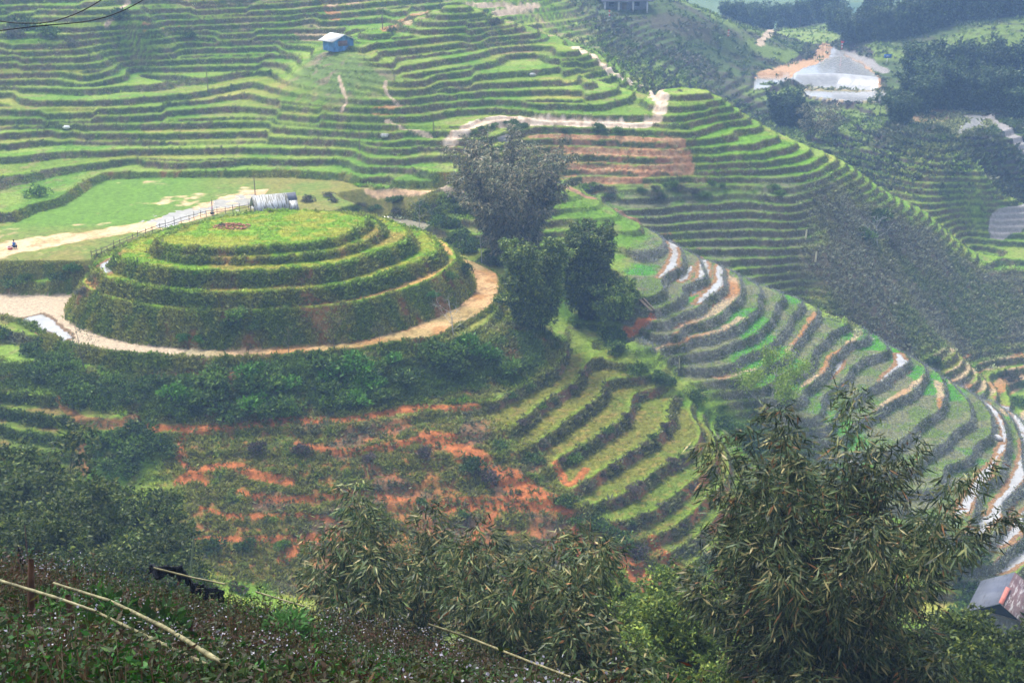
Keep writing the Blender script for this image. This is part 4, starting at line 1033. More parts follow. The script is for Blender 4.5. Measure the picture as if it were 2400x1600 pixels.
tag(link('wildflowers', am('wildflowers', leaves(ft, rdir(len(ft))+[0, -.4, .5], .030, .026, pal(len(ft), [(.55,.52,.62), (.7,.68,.74), (.42,.40,.5)], [2, 2, 1], .15)), 'flower')), 'tiny white and lilac wildflowers scattered through the near weeds', 'flowers', kind='stuff')
# leafy shrubs that stand out of the weeds
def fshrub(u, v, s, cols, label, leaf=.17, n=900, rz=.95, wts=None, lobes=8):
    p = hit(u, v)
    e = empty('shrub', (p[0], p[1], p[2]+ZC-.15), jit(), s)
    link('crown', am('crown', bush_arrays(int(u), n, 1.0, rz, leaf, cols, wts or [1]*len(cols), lobes), 'leaf'), e)
    link('stems', am('stems', stems_arrays(int(u)+3, 7, .9, .02, .6, (.12,.07,.04)), 'bark'), e)
    tag(e, label, 'shrub')
YB = [(.09,.10,.015), (.15,.15,.025), (.05,.075,.015), (.12,.07,.02)]
for a in [(185,1330,1.15,YB,'yellowish green leafy shrub rising behind the upper left rail'),(255,1345,1.0,YB,'yellowish shrub with long leaves right of its twin behind the rail'),(330,1325,.8,[(.08,.10,.045),(.11,.12,.06),(.06,.06,.03)],'greyish seed headed shrub left of the black netting'),
          (560,1385,1.05,[(.05,.06,.015),(.08,.07,.02),(.11,.06,.025),(.03,.045,.012)],'brownish green bush at the right end of the black netting'),(765,1450,1.0,[(.045,.075,.015),(.07,.10,.02),(.03,.05,.012),(.10,.09,.03)],'dense dark shrub in the near weeds left of the grey bamboo'),
          (800,1500,.8,[(.045,.075,.015),(.08,.11,.02),(.03,.05,.012)],'dark shrub below another before the left grey bamboo'),(60,1290,1.0,[(.07,.06,.03),(.10,.08,.04),(.05,.07,.02)],'straggly brown green shrub under the hanging black net'),
          (180,1470,.75,[(.03,.09,.015),(.05,.13,.02),(.025,.06,.012)],'lush low green plant between the two leftmost fence posts'),(300,1560,.8,[(.03,.09,.015),(.05,.13,.02),(.025,.06,.012)],'lush green plant at the bottom below the lower rails'),(70,1520,.7,[(.04,.11,.02),(.06,.15,.03)],'broad leaved green plant at the foot of the tall left post'),
          (670,1530,.6,[(.05,.13,.03),(.07,.17,.04)],'broad leaved climbing plant at the bottom centre left'),(960,1540,.7,[(.06,.05,.03),(.09,.06,.035),(.04,.06,.02)],'dry brown bush under the right hand rail')]: fshrub(*a)
print('near', time.time()-T0)
# ------------------------------------------------------------------ built things
WOODC = (.20, .15, .10)
M['wood'] = plain_mat('weathered wood', (.17, .13, .09), .85, .4, 5, .2, (1, 1, 6), .4)
M['plank'] = plain_mat('grey planks', (.20, .19, .18), .85, .45, 4, .2, (9, 9, .6), .5)
M['rail'] = plain_mat('dry bamboo pole', (.12, .105, .035), .5, .55, 6, .3, (1, 1, 1), .2, (.20, .18, .09))
M['post'] = plain_mat('brown post', (.13, .065, .04), .8, .45, 4, .2)
M['cable'] = plain_mat('black rubber', (.012, .012, .014), .6, .3, 3)
M['net'] = plain_mat('black shade net', (.012, .014, .02), .85, .5, 9, .15, None, .5)
M['white'] = plain_mat('white paint', (.72, .72, .70), .6, .12, 4)
M['red'] = plain_mat('red paint', (.62, .05, .03), .55, .15, 5)
M['blue'] = plain_mat('blue paint', (.02, .13, .45), .5, .2, 4)
M['bluewall'] = plain_mat('blue sheet walls', (.055, .17, .38), .7, .4, 1.6, .3, (1, 1, .5), .2, (.10, .24, .45))
M['rust'] = plain_mat('rusty sheet', (.20, .13, .12), .8, .3, 3)
M['stone'] = plain_mat('pale stone', (.45, .44, .42), .9, .3, 2.2, .2, None, .5)
M['rubble'] = plain_mat('broken orange brick', (.38, .17, .09), .9, .4, 2.5, .2)
M['tile'] = plain_mat('grey tiles', (.17, .18, .20), .8, .3, 3)
M['concrete'] = plain_mat('pale wall', (.5, .5, .48), .9, .15, 2)
M['dark'] = plain_mat('dark void', (.012, .011, .010), .95, .3, 3)
M['skin'] = plain_mat('skin', (.36, .22, .15), .6, .1, 5); M['hair'] = plain_mat('black hair', (.012, .01, .01), .5, .2, 9)
M['cream'] = plain_mat('cream peeled wood', (.62, .56, .38), .8, .2, 3)
M['moss'] = plain_mat('mossy pole', (.20, .25, .14), .85, .4, 14, .2)
def sheet_mat(name, a, b, dirt, per=5.2, axis='X', amt=.62):
    """corrugated sheets: ribs from a wave, stains that run down the slope"""
    m, nt, p = new_mat(name); co = obj_coord(nt)
    wv = N(nt, 'ShaderNodeTexWave', bands_direction=axis); wv.inputs['Scale'].default_value = per; nt.links.new(co, wv.inputs['Vector'])
    mp = N(nt, 'ShaderNodeMapping'); mp.inputs['Scale'].default_value = (3.2, .35, .35) if axis == 'X' else (.35, 3.2, .35); nt.links.new(co, mp.inputs['Vector'])
    n1 = noise(nt, 1.5, 5, .7, mp.outputs[0]); n2 = noise(nt, .5, 2, .5, co)
    c = mixc(nt, ramp(nt, n2.outputs['Fac'], [(.4, (0,)*3), (.6, (1,)*3)]), a, b)
    c = mixc(nt, ramp(nt, n1.outputs['Fac'], [(amt-.06, (0,)*3), (amt+.04, (1,)*3)]), c, dirt)
    nt.links.new(c, p.inputs['Base Color']); p.inputs['Roughness'].default_value = .6
    bn = N(nt, 'ShaderNodeBump'); bn.inputs['Strength'].default_value = .6; bn.inputs['Distance'].default_value = .05
    nt.links.new(wv.outputs['Fac'], bn.inputs['Height']); nt.links.new(bn.outputs[0], p.inputs['Normal'])
    return m
M['roofwhite'] = sheet_mat('whitewashed corrugated sheets', (.52,.53,.54), (.40,.40,.37), (.13,.12,.07), per=1.3, amt=.52)
M['roofdark'] = sheet_mat('dark corrugated sheet', (.10,.11,.15), (.14,.15,.19), (.06,.06,.07))
M['roofcream'] = sheet_mat('pale metal sheets', (.66,.65,.62), (.60,.60,.58), (.5,.5,.48), amt=.72)
M['roofbrown'] = sheet_mat('brown roof sheets', (.11,.055,.055), (.16,.085,.08), (.42,.38,.37), axis='X', amt=.57)
def box_arr(x0, x1, y0, y1, z0, z1):
    V = np.array([(x, y, z) for z in (z0, z1) for y in (y0, y1) for x in (x0, x1)], float)
    F = np.array([(0,2,3,1),(4,5,7,6),(0,1,5,4),(2,6,7,3),(0,4,6,2),(1,3,7,5)])
    return V, F, np.zeros((8, 3))
def slab(a, b, c, d, t):
    """thick sheet on four corners"""
    a, b, c, d = [np.array(q, float) for q in (a, b, c, d)]
    n = np.cross(b-a, d-a); n = n/np.linalg.norm(n)*t
    V = np.array([a, b, c, d, a-n, b-n, c-n, d-n]); F = np.array([(0,1,2,3),(7,6,5,4),(0,4,5,1),(1,5,6,2),(2,6,7,3),(3,7,4,0)])
    return V, F, np.zeros((8, 3))
def prism(pts, y0, y1):
    """polygon in XZ pushed along Y, as triangles fanned"""
    n = len(pts); V = np.array([(x, y0, z) for x, z in pts]+[(x, y1, z) for x, z in pts], float); F = []
    for i in range(n):
        j = (i+1) % n; F.append((i, i+n, j+n, j))
    for i in range(1, n-1): F += [(0, i, i+1, i+1)]
    me_f = [tuple(f) for f in F]
    return V, me_f
def obj(name, arr, mat, parent=None, smooth=False):
    return link(name, np_mesh(name, arr[0], arr[1], M[mat], None, smooth), parent)
def gable_obj(name, hw, h, rise, y0, y1, mat, parent):
    pts = [(-hw, 0), (hw, 0), (hw, h), (0, h+rise), (-hw, h)]
    me = bpy.data.meshes.new(name); n = 5
    V = [(x, y0, z) for x, z in pts]+[(x, y1, z) for x, z in pts]
    F = [tuple(range(n)), tuple(range(2*n-1, n-1, -1))]+[(i, i+n, (i+1) % n+n, (i+1) % n) for i in range(n)]
    me.from_pydata(V, [], F); me.materials.append(M[mat]); me.update()
    return link(name, me, parent)
def root(name, p, rz, label, catg, group=None, dz=0.0):
    return tag(empty(name, (p[0], p[1], p[2]+ZC+dz), rz), label, catg, group)
def pole_arr(P, r, seg=6): return tube(P, r, seg)
# shed with the stained white roof behind the mound: ridge runs left to right
def find_y(u, v, z): return unproj(u, v, z)
rl, rr_ = unproj(588, 458, -44.1), unproj(692, 452, -44.1)
cx = (rl+rr_)/2; L = np.linalg.norm((rr_-rl)[:2]); rz = math.radians(22)
sh = root('shed', (cx[0], cx[1], -48.0), rz, 'low shed with a stained white corrugated roof behind the top of the mound', 'shed')
obj('wall', box_arr(-L/2+.5, L/2-.5, -1.7, 1.6, -.3, 2.05), 'plank', sh)
a, b = -L/2, L/2
rf = obj('roof', slab((a, -2.75, 1.75), (b-1.3, -2.75, 1.75), (b-1.3, 0, 3.9), (a, 0, 3.9), .06), 'roofwhite', sh)
obj('roof', slab((b-1.28, -2.7, 1.74), (b, -2.7, 1.74), (b, -1.2, 2.93), (b-1.28, -1.2, 2.93), .06), 'roofwhite', sh)
o = obj('roof', slab((b-1.28, -1.18, 2.93), (b+.1, -1.18, 2.93), (b+.1, .05, 3.92), (b-1.28, .05, 3.92), .06), 'roofdark', sh); o['label'] = 'dark replacement sheet at the right end of the roof'
obj('roof', slab((b, 2.6, 1.8), (a, 2.6, 1.8), (a, .02, 3.92), (b, .02, 3.92), .06), 'roofcream', sh)
for px_ in (a+.15, b-.3):
    for py in (-2.4, 2.3): obj('post', pole_arr([(px_, py, -.3), (px_, py, 2.0)], .07), 'wood', sh)
gable_me = gable_obj('gable', 1.55, .02, 1.75, -.03, .03, 'dark', sh); gable_me.location = (a+.35, 0, 2.0); gable_me.rotation_euler = (0, 0, math.pi/2)
# blue walled shed high on the hillside
p = hit(775, 130); y0 = p[1]
bs = root('shed', p, math.radians(40), 'blue walled metal shed with a pale roof high on the hillside', 'shed')
bs.location = (p[0]+1.2, p[1]+3.0, float(zg(p[0]+1.2, p[1]+3.0))+ZC)
gw, gl = 2.3, 2.1      # half gable width, half length; the gable looks to the left front
w_ = gable_obj('wall', gw, 2.3, .95, -gl, gl, 'bluewall', bs)
obj('sheet_patch', box_arr(-1.3, .9, -gl-.04, -gl-.005, 1.05, 2.1), 'rust', bs)
obj('corner_trim', box_arr(gw-.06, gw+.05, -gl-.07, -gl+.06, 0, 2.28), 'bluewall', bs)
obj('door', box_arr(gw+.005, gw+.05, .7, 1.5, .05, 1.9), 'rust', bs)
obj('roof', slab((gw+.75, -gl-.7, 2.05), (gw+.75, gl+.7, 2.05), (0, gl+.7, 3.36), (0, -gl-.7, 3.36), .07), 'roofcream', bs)
obj('roof', slab((-gw-.75, gl+.7, 2.05), (-gw-.75, -gl-.7, 2.05), (0, -gl-.7, 3.37), (0, gl+.7, 3.37), .07), 'roofcream', bs)
# white hipped roof behind the grey bamboo
p = unproj(1155, 314, -42.6)
wh = root('shed', (p[0], p[1], float(zg(p[0], p[1]))), .1, 'white roofed shed half hidden behind the grey brown bamboo', 'shed')
hh_ = -42.6-float(zg(p[0], p[1]))
me = bpy.data.meshes.new('roof'); k = 4.3; e_ = hh_-2.2
me.from_pydata([(-k,-3.2,e_),(k,-3.2,e_),(k,3.2,e_),(-k,3.2,e_),(0,0,hh_),(-k,-3.2,e_-.08),(k,-3.2,e_-.08),(k,3.2,e_-.08),(-k,3.2,e_-.08)], [], [(0,1,4),(1,2,4),(2,3,4),(3,0,4),(8,7,6,5),(0,5,6,1),(1,6,7,2),(2,7,8,3),(3,8,5,0)])
me.materials.append(M['roofcream']); me.update(); link('roof', me, wh)
obj('wall', box_arr(-3.4, 3.4, -2.4, 2.4, -.4, e_-.1), 'plank', wh)
# plank barn at the lower right
p = unproj(2345, 1412, -66.6)
gz_ = float(zg(p[0], p[1]))
hB = -66.6-gz_
bn = root('barn', (p[0], p[1], gz_), math.radians(-32), 'old plank barn with a streaked brown roof at the lower right edge', 'barn')
hw, ln_ = 2.7, 7.0; eh = hB-1.75
obj('wall', box_arr(-hw+.5, hw-.5, .75, .85, -.5, eh-.1), 'plank', bn); obj('wall', box_arr(-hw+.5, hw-.5, ln_-.8, ln_-.7, -.5, eh-.1), 'plank', bn)
obj('wall', box_arr(-hw+.42, -hw+.5, .75, ln_-.7, -.5, eh), 'plank', bn); obj('wall', box_arr(hw-.5, hw-.42, .75, ln_-.7, -.5, eh), 'plank', bn)
dr = obj('door', box_arr(-.3, .75, .68, .745, -.3, 1.55), 'plank', bn)
for i in range(9): obj('plank', box_arr(-hw+.55+i*.47, -hw+.93+i*.47, .70-.03*(i % 2), .748, -.45, eh-.35-.12*(i % 3)), 'plank', bn)
obj('beam', pole_arr([(-hw+.2, .45, eh+.05), (hw-.2, .45, eh+.02)], .06), 'wood', bn)
g_ = gable_obj('gable', hw-.6, .02, 1.45, -.03, .03, 'dark', bn); g_.location = (0, .9, eh-.1)
obj('roof', slab((hw+.45, -.1, eh-.28), (hw+.45, ln_, eh-.28), (0, ln_, hB), (0, -.1, hB), .07), 'roofbrown', bn)
obj('roof', slab((-hw-.45, ln_, eh-.28), (-hw-.45, -.1, eh-.28), (0, -.1, hB+.004), (0, ln_, hB+.004), .07), 'roofdark', bn)
M['cap'] = plain_mat('red ridge tiles', (.50, .16, .12), .8, .25, 6)
obj('ridge_cap', slab((.28, -.14, hB-.02), (.28, 3.4, hB-.02), (-.16, 3.4, hB+.09), (-.16, -.14, hB+.09), .05), 'cap', bn)
for s_ in (-1, 1): obj('post', pole_arr([(s_*(hw-.35), .35, -.5), (s_*(hw-.35), .35, eh)], .08), 'wood', bn)
# house at the top edge
p = hit(1420, 24)
hs = root('house', p, math.radians(8), 'hazy house with a long grey roof at the top edge of the picture', 'house')
hs.location = (p[0]+5.5, p[1]+6, float(zg(p[0]+5, p[1]+5))+ZC)
obj('wall', box_arr(-6, 7, -2.6, 3.2, -1, 2.9), 'tile', hs)
for x_ in (-6.6, -2.4, 2, 6.4): obj('pillar', box_arr(x_, x_+.5, -4.3, -3.9, -2.0, 2.8), 'concrete', hs)
obj('roof', slab((-7.6, -4.9, 2.5), (8.4, -4.9, 2.5), (8.4, .3, 5.1), (-7.6, .3, 5.1), .14), 'tile', hs)
obj('roof', slab((8.4, 5.2, 2.6), (-7.6, 5.2, 2.6), (-7.6, .32, 5.11), (8.4, .32, 5.11), .14), 'tile', hs)
obj('window', box_arr(-4.8, -3.4, -2.66, -2.605, .9, 2.1), 'dark', hs); obj('window', box_arr(3.2, 4.6, -2.66, -2.605, .9, 2.1), 'dark', hs); obj('door', box_arr(-.8, .6, -2.66, -2.605, -.9, 2.0), 'wood', hs)
# bamboo fence between field and mound
fl_ = [np.r_[unproj(u, v, -48)[:2]] for u, v in smooth_poly([(212,606),(300,566),(360,545),(420,527),(480,507),(540,500),(592,489)], 1, False)]
fl_ = np.array(fl_); d = np.r_[0, np.cumsum(np.linalg.norm(np.diff(fl_, axis=0), axis=1))]
mf = root('fence', (fl_[0][0], fl_[0][1], -48), 0, 'low rickety bamboo fence running along the field behind the mound', 'fence')
def fpt(s, h):
    x, y = np.interp(s, d, fl_[:, 0]), np.interp(s, d, fl_[:, 1])
    return np.array([x-fl_[0][0], y-fl_[0][1], max(float(zg(x, y)), -48.2)+48+h])
s = .3; posts = []
while s < d[-1]:
    q = fpt(s, 0); posts.append(s)
    obj('post', pole_arr([q+[0, 0, -.2], q+[random.uniform(-.08, .08), 0, random.uniform(.9, 1.5)]], .05, 5), 'wood', mf)
    s += random.uniform(1.0, 1.9)
for h_ in (.45, .85):
    obj('rail', pole_arr([fpt(t_, h_+random.uniform(-.08, .08)) for t_ in np.arange(.1, d[-1], 2.0)], .045, 5), 'wood', mf)
# near fence of bamboo rails on leaning posts
def near_pt(u, v, h):
    """a point seen at a pixel and standing h above the near slope"""
    return march(u, v, lambda x, y: zg(x, y)+h, t0=13, t1=60, n=1500)
b0 = near_pt(400, 1470, 0)
nf = root('fence', b0, 0, 'long yellow bamboo rails on leaning brown posts across the near slope', 'fence')
def rail(pts, r0, r1, hts):
    P = np.array([near_pt(u, v, h) for (u, v), h in zip(pts, hts)])-b0
    t = np.linspace(0, 1, 26); k = np.linspace(0, 1, len(P))
    Q = np.stack([np.interp(t, k, P[:, i]) for i in range(3)], -1)
    rad = .42*np.linspace(r0, r1, 26)*(1+.16*(np.arange(26) % 3 == 0))
    obj('rail', tube(Q, rad, 8), 'rail', nf, True)
rail([(-40,1348),(129,1399),(225,1432)], .042, .036, (.95,.9,.85))
rail([(126,1366),(258,1407),(391,1472),(510,1547),(620,1612)], .034, .05, (.95,.95,.95,.9,.85))
rail([(180,1418),(228,1434),(391,1513),(476,1553),(580,1606)], .03, .042, (.75,.75,.75,.7,.7))
rail([(360,1330),(452,1353),(527,1368)], .035, .03, (1.0,1.0,1.0)); rail([(600,1386),(629,1395),(712,1420)], .03, .028, (.9,.9,.85))
rail([(1003,1462),(1106,1496),(1242,1550),(1385,1604)], .05, .042, (.9,.9,.9,.9)); rail([(1180,1560),(1230,1568),(1300,1585)], .022, .018, (.6,.6,.6))
for (ut, vt), (ub, vb), r_ in [((73,1312),(66,1515),.045),((159,1395),(172,1540),.045),((281,1478),(281,1610),.04),((446,1466),(436,1575),.045),((422,1515),(411,1610),.035),((206,1361),(211,1422),.032),((554,1508),(545,1580),.03),((644,1545),(640,1610),.04),((58,1230),(46,1275),.03),((1030,1450),(1024,1500),.035),((1095,1465),(1088,1520),.025),((985,1465),(985,1490),.035),((1245,1530),(1240,1600),.03),((1345,1585),(1345,1620),.05),((655,1375),(656,1440),.018)]:
    B = near_pt(ub, vb, .0); a_, b_, c_ = ray(ut, vt); t_ = B[1]/b_; T = np.array([a_*t_, B[1], c_*t_])
    obj('post', tube([B-b0-[0, 0, .3], (B+T)/2-b0+[.02, 0, 0], T-b0], [r_*1.0, r_*.9, r_*.75], 7), 'post', nf, True)
# black shade netting hung over the rails
def net(name, pts, hts, drop, label, seed):
    r = np.random.default_rng(seed); P = np.array([near_pt(u, v, h) for (u, v), h in zip(pts, hts)])
    n, m_ = 46, 9; t = np.linspace(0, 1, n); k = np.linspace(0, 1, len(P))
    Q = np.stack([np.interp(t, k, P[:, i]) for i in range(3)], -1); V = []
    fold = np.sin(t*31+seed)*.05+np.sin(t*13+2*seed)*.06
    ln_ = drop*(.45+.9*fbm(t*7+seed, t*0, 3, 2))
    for j in range(m_):
        f = j/(m_-1)
        V.append(Q+np.stack([0*t, -(.05+fold*(.3+f)), .05*(1-f)-f*ln_], -1)+r.normal(size=Q.shape)*.012)
    V = np.array(V).reshape(-1, 3); V[:, 2] += ZC; id_ = np.arange(m_*n).reshape(m_, n)
    F = np.stack([id_[:-1, :-1], id_[:-1, 1:], id_[1:, 1:], id_[1:, :-1]], -1).reshape(-1, 4)
    o = link(name, np_mesh(name, V, F, M['net'], None, True)); so = o.modifiers.new('thickness', 'SOLIDIFY'); so.thickness = .02
    tag(o, label, 'netting')
net('shade_net', [(352,1322),(380,1330),(405,1332),(428,1326),(440,1350),(455,1368)], (1.0,1.0,1.0,1.1,.9,.8), .15, 'bunched black netting draped over the rail near the leaning mossy stick', 3)
net('shade_net', [(-20,1242),(20,1268),(45,1278),(75,1262),(95,1228),(105,1260)], (1.0,.9,.9,1.0,1.25,.9), .4, 'black netting sagging from a post at the far left of the near slope', 5)
net('shade_net', [(455,1365),(490,1378),(525,1385)], (.8,.75,.7), .16, 'dark net hanging under the short rail right of the bunched one', 7)
B = near_pt(412, 1332, .6); a_, b_, c_ = ray(455, 1256); t_ = B[1]/b_
o = link('leaning_stick', np_mesh('leaning_stick', *tube([B+[-.15, 0, -.8+ZC], B+[0, 0, ZC], np.array([a_*t_, B[1], c_*t_+ZC])], [.06, .055, .045], 8)[:2], M['moss'], None, True)); tag(o, 'leaning mossy grey green stick above the bunched black netting', 'stick')
# power cables crossing the upper left corner
for pts, lab in (([(-60,38),(20,54),(68,55),(95,55),(136,48),(187,30),(243,-2),(300,-50)], 'black power cable in the upper left, the left one of two'), ([(-60,80),(80,62),(167,55),(211,50),(272,34),(342,-2),(400,-45)], 'black power cable in the upper left, the right one of two')):
    q = smooth_poly(pts, 2, False); Q = np.array([np.array(ray(u, v))*30 for u, v in q]); Q[:, 2] += ZC
    tag(link('power_cable', np_mesh('power_cable', *tube(Q, .014, 5)[:2], M['cable'], None, True)), lab, 'cable')
# poles
def thin_pole(u, v0, v1, r, label, mat='wood', y=None):
    B = hit(u, v1); a_, b_, c_ = ray(u, v0); t_ = B[1]/b_
    o = link('wooden_pole', np_mesh('wooden_pole', *tube([(B[0], B[1], B[2]-.3+ZC), (B[0]+.02, B[1], (B[2]+c_*t_)/2+ZC), (B[0], B[1], c_*t_+ZC)], [r*1.15, r, r*.8], 6)[:2], M[mat], None, True))
    tag(o, label, 'pole')
for a in [(598,413,457,.08,'thin dark pole standing behind the white roofed shed by the mound'),(497,466,489,.06,'short pole standing in the pale puddle of the field'),(208,121,142,.07,'short pole on a wide terrace high on the left hillside'),(488,165,217,.09,'tall thin pole midway up the left hillside'),(897,28,70,.10,'tall pole above and right of the blue shed'),(924,150,190,.06,'leaning thin stake below the upper terraces right of the blue shed'),
          (843,303,356,.07,'thin pole near the lower end of the hillside trail'),(1016,268,308,.07,'pole at the left tip of the curved terraces'),(1415,45,75,.10,'pole in front of the hazy house'),(1663,25,52,.10,'pole in the far scrub right of the hazy house'),(1874,38,66,.11,'pole beyond the small far meadow'),(2152,108,124,.10,'pole beside the far orange bank')]: thin_pole(*a)
for u, v0, v1, lab in ((1888,538,561,'pale peeled stake at the end of a terrace, the upper of two'),(1911,589,613,'pale peeled stake at the end of a terrace, the lower of two')):
    B = hit(u, v1); a_, b_, c_ = ray(u+3, v0); t_ = B[1]/b_
    tag(link('stake', np_mesh('stake', *tube([(B[0], B[1], B[2]-.1+ZC), (a_*t_, B[1], c_*t_+ZC)], [.17, .13], 6)[:2], M['cream'], None)), lab, 'stake')
for u, v0, v1, lab in ((1592,838,866,'pale post beside the gully'),):
    B = hit(u, v1); a_, b_, c_ = ray(u, v0); t_ = B[1]/b_
    tag(link('stake', np_mesh('stake', *tube([(B[0], B[1], B[2]-.1+ZC), (a_*t_, B[1], c_*t_+ZC)], [.07, .06], 6)[:2], M['cream'], None)), lab, 'stake')
# road furniture far in the valley
def marker(u, v, h, label, sign=False):
    B = hit(u, v); e = root('marker_post', B, 0, label, 'marker post')
    n = 5
    for i in range(n):
        o = obj('band', tube([(0, 0, h*i/n), (0, 0, h*(i+1)/n)], .2, 8), 'red' if i % 2 == (n % 2 == 0) else 'white', e)
        o['label'] = 'red painted band' if i % 2 == (n % 2 == 0) else 'white painted band'
    if sign: obj('plate', box_arr(-.5, .5, -.26, -.21, h-.4, h+.3), 'red', e)
marker(1428, 46, 2.6, 'red and white marker post by the hazy house'); marker(1707, 86, 2.0, 'red and white marker post on the bank of the far road'); marker(1973, 116, 2.4, 'red and white marker post beside the large pond', True)
B = hit(2079, 146); e = root('road_sign', B, 0, 'small blue road sign beside the far road', 'road sign')
obj('post', tube([(0, 0, -.2), (0, 0, 1.6)], .09, 6), 'white', e); obj('plate', box_arr(-1.1, 1.1, -.16, -.1, 1.2, 2.3), 'blue', e)
obj('symbol', box_arr(-.5, .5, -.20, -.165, 1.66, 1.84), 'white', e)
# stones, rubble, timber, pipe
def boulder(u, v, s, label, mat='stone', seed=0, flat=.7):
    B = hit(u, v); bm = bmesh.new(); bmesh.ops.create_icosphere(bm, subdivisions=3, radius=1)
    rr2 = random.Random(seed); o3 = [rr2.uniform(0, 9) for _ in range(3)]
    for w2 in bm.verts:
        c_ = w2.co; f = 1+.35*(float(vnoise(np.array([c_.x*1.4+o3[0]]), np.array([c_.y*1.4+c_.z*1.1+o3[1]]), 5)[0])-.5)*2
        w2.co = Vector((c_.x*f*s*1.25, c_.y*f*s, c_.z*f*s*flat))
    me = bpy.data.meshes.new('boulder'); bm.to_mesh(me); bm.free(); me.materials.append(M[mat])
    o = link('boulder', me, None, (B[0], B[1], B[2]+ZC+s*flat*.4)); tag(o, label, 'boulder')
boulder(157, 300, .55, 'white boulder on a left hillside terrace', 'white', 1); boulder(902, 320, .6, 'pale boulder beside the lower hillside trail', 'stone', 2); boulder(1247, 178, .65, 'pale boulder near the crest of the curved terraces', 'stone', 3)
boulder(2000, 1090, .6, 'grey boulder half hidden by the huge bamboo', 'stone', 4); boulder(2335, 1030, .7, 'dark rock in the lip of a flooded terrace', 'stone', 5)
B = hit(543, 532); e = root('rubble_pile', B, 0, 'heap of broken orange bricks and soil on top of the mound', 'rubble')
parts = []
for i in range(120):
    r_ = math.sqrt(random.random())*1.7; a_ = jit(); s_ = random.uniform(.08, .2); h_ = max(0, .5*(1-r_/1.7))*random.random()
    V, F, K = box_arr(-s_, s_, -s_*.6, s_*.6, -s_*.5, s_*.5); R_ = np.array(Matrix.Rotation(jit(), 3, 'Z') @ Matrix.Rotation(random.uniform(-.7, .7), 3, 'X'))
    parts.append((V@R_.T+[r_*math.cos(a_)*1.5, r_*math.sin(a_), h_+.05], F, K))
obj('bricks', cat(parts), 'rubble', e)
parts = bush_arrays(77, 160, .6, .5, .14, KINDS['grey']['cols'], KINDS['grey']['wts'], 5); o = link('weeds', am('weeds', parts, 'leaf'), e); o.location = (-1.2, 0, 0)
for i, (u0, v0, u1, v1) in enumerate([(1502,708,1530,735),(1508,707,1534,733),(1498,712,1526,737)]):
    A, B = hit(u0, v0), hit(u1, v1); A = A+[0, 0, .35+.12*i]; B = B+[0, 0, .3+.1*i]
    tag(link('log', np_mesh('log', *tube([A+[0, 0, ZC], B+[0, 0, ZC]], .13, 7)[:2], M['wood'], None, True)), 'grey log in the small stack on the upper bank of the gully', 'log', 'logs stacked above the gully')
A = [hit(u, v) for u, v in ((430,675),(460,673),(485,664),(505,656))]
tag(link('pipe', np_mesh('pipe', *tube(smooth_poly(np.array(A)+[0, 0, .25+ZC], 2, False), .06, 6)[:2], M['cable'], None, True)), 'black hose lying across the second bank of the mound', 'hose')
# ------------------------------------------------------------------ people
def person(p, rz, label, top, pose='squat', hat=None, sc=1.0):
    e = root('person', p, rz, label, 'person'); e.scale = (sc,)*3
    J = [(0,0,.34),(0,-.02,.50),(0,-.06,.68),(0,-.09,.84),(0,-.10,.93),(0,-.12,1.03),(0,-.12,1.13),
         (-.17,-.09,.82),(-.24,-.24,.62),(-.14,-.42,.52),(.17,-.09,.82),(.24,-.24,.62),(.14,-.42,.52),
         (-.11,-.02,.33),(-.20,-.38,.46),(-.16,-.22,.08),(-.16,-.36,.04),(.11,-.02,.33),(.20,-.38,.46),(.16,-.22,.08),(.16,-.36,.04)]
    E = [(0,1),(1,2),(2,3),(3,4),(4,5),(5,6),(3,7),(7,8),(8,9),(3,10),(10,11),(11,12),(0,13),(13,14),(14,15),(15,16),(0,17),(17,18),(18,19),(19,20)]
    R_ = [.14,.13,.14,.12,.05,.085,.09,.065,.045,.035,.065,.045,.035,.10,.075,.05,.04,.10,.075,.05,.04]
    if pose == 'stand':
        J = [(0,0,.86),(0,0,1.02),(0,0,1.2),(0,0,1.38),(0,0,1.46),(0,0,1.56),(0,0,1.66),(-.19,0,1.36),(-.24,-.05,1.1),(-.22,-.16,.88),(.19,0,1.36),(.24,-.05,1.1),(.22,-.16,.88),(-.1,0,.82),(-.11,-.02,.46),(-.11,0,.08),(-.11,-.14,.04),(.1,0,.82),(.11,-.02,.46),(.11,0,.08),(.11,-.14,.04)]
    def skin(name, js, es, rs, mat):
        me = bpy.data.meshes.new(name); me.from_pydata([J[j] for j in js], [(js.index(a_), js.index(b_)) for a_, b_ in es], []); me.materials.append(M[mat])
        o = link(name, me, e); sm = o.modifiers.new('skin', 'SKIN'); o.modifiers.new('smooth', 'SUBSURF').render_levels = 1
        for v_, j in zip(me.skin_vertices[0].data, js): v_.radius = (rs[j], rs[j])
        me.skin_vertices[0].data[0].use_root = True
        return o
    skin('body', list(range(21)), E, R_, 'skin')
    R2 = [r_*1.16+.012 for r_ in R_]
    skin('jacket', [0,1,2,3,7,8,10,11], [(0,1),(1,2),(2,3),(3,7),(7,8),(3,10),(10,11)], R2, top)
    skin('trousers', [0,13,14,15,17,18,19], [(0,13),(13,14),(14,15),(0,17),(17,18),(18,19)], R2, 'cable')
    bm = bmesh.new(); bmesh.ops.create_icosphere(bm, subdivisions=2, radius=.115)
    me = bpy.data.meshes.new('hair'); bm.to_mesh(me); bm.free(); me.materials.append(M[hat or 'hair'])
    o = link('hair' if not hat else 'headscarf', me, e, (J[6][0], J[6][1]+.03, J[6][2]-.01)); o.scale = (.95, 1, 1.05)
    return e
p = hit(33, 583); person(p, 2.6, 'person in a blue jacket squatting on the bare strip of the field', 'blue', sc=1.1)
M['pink'] = plain_mat('pink cloth', (.55, .10, .22), .8, .2, 6)
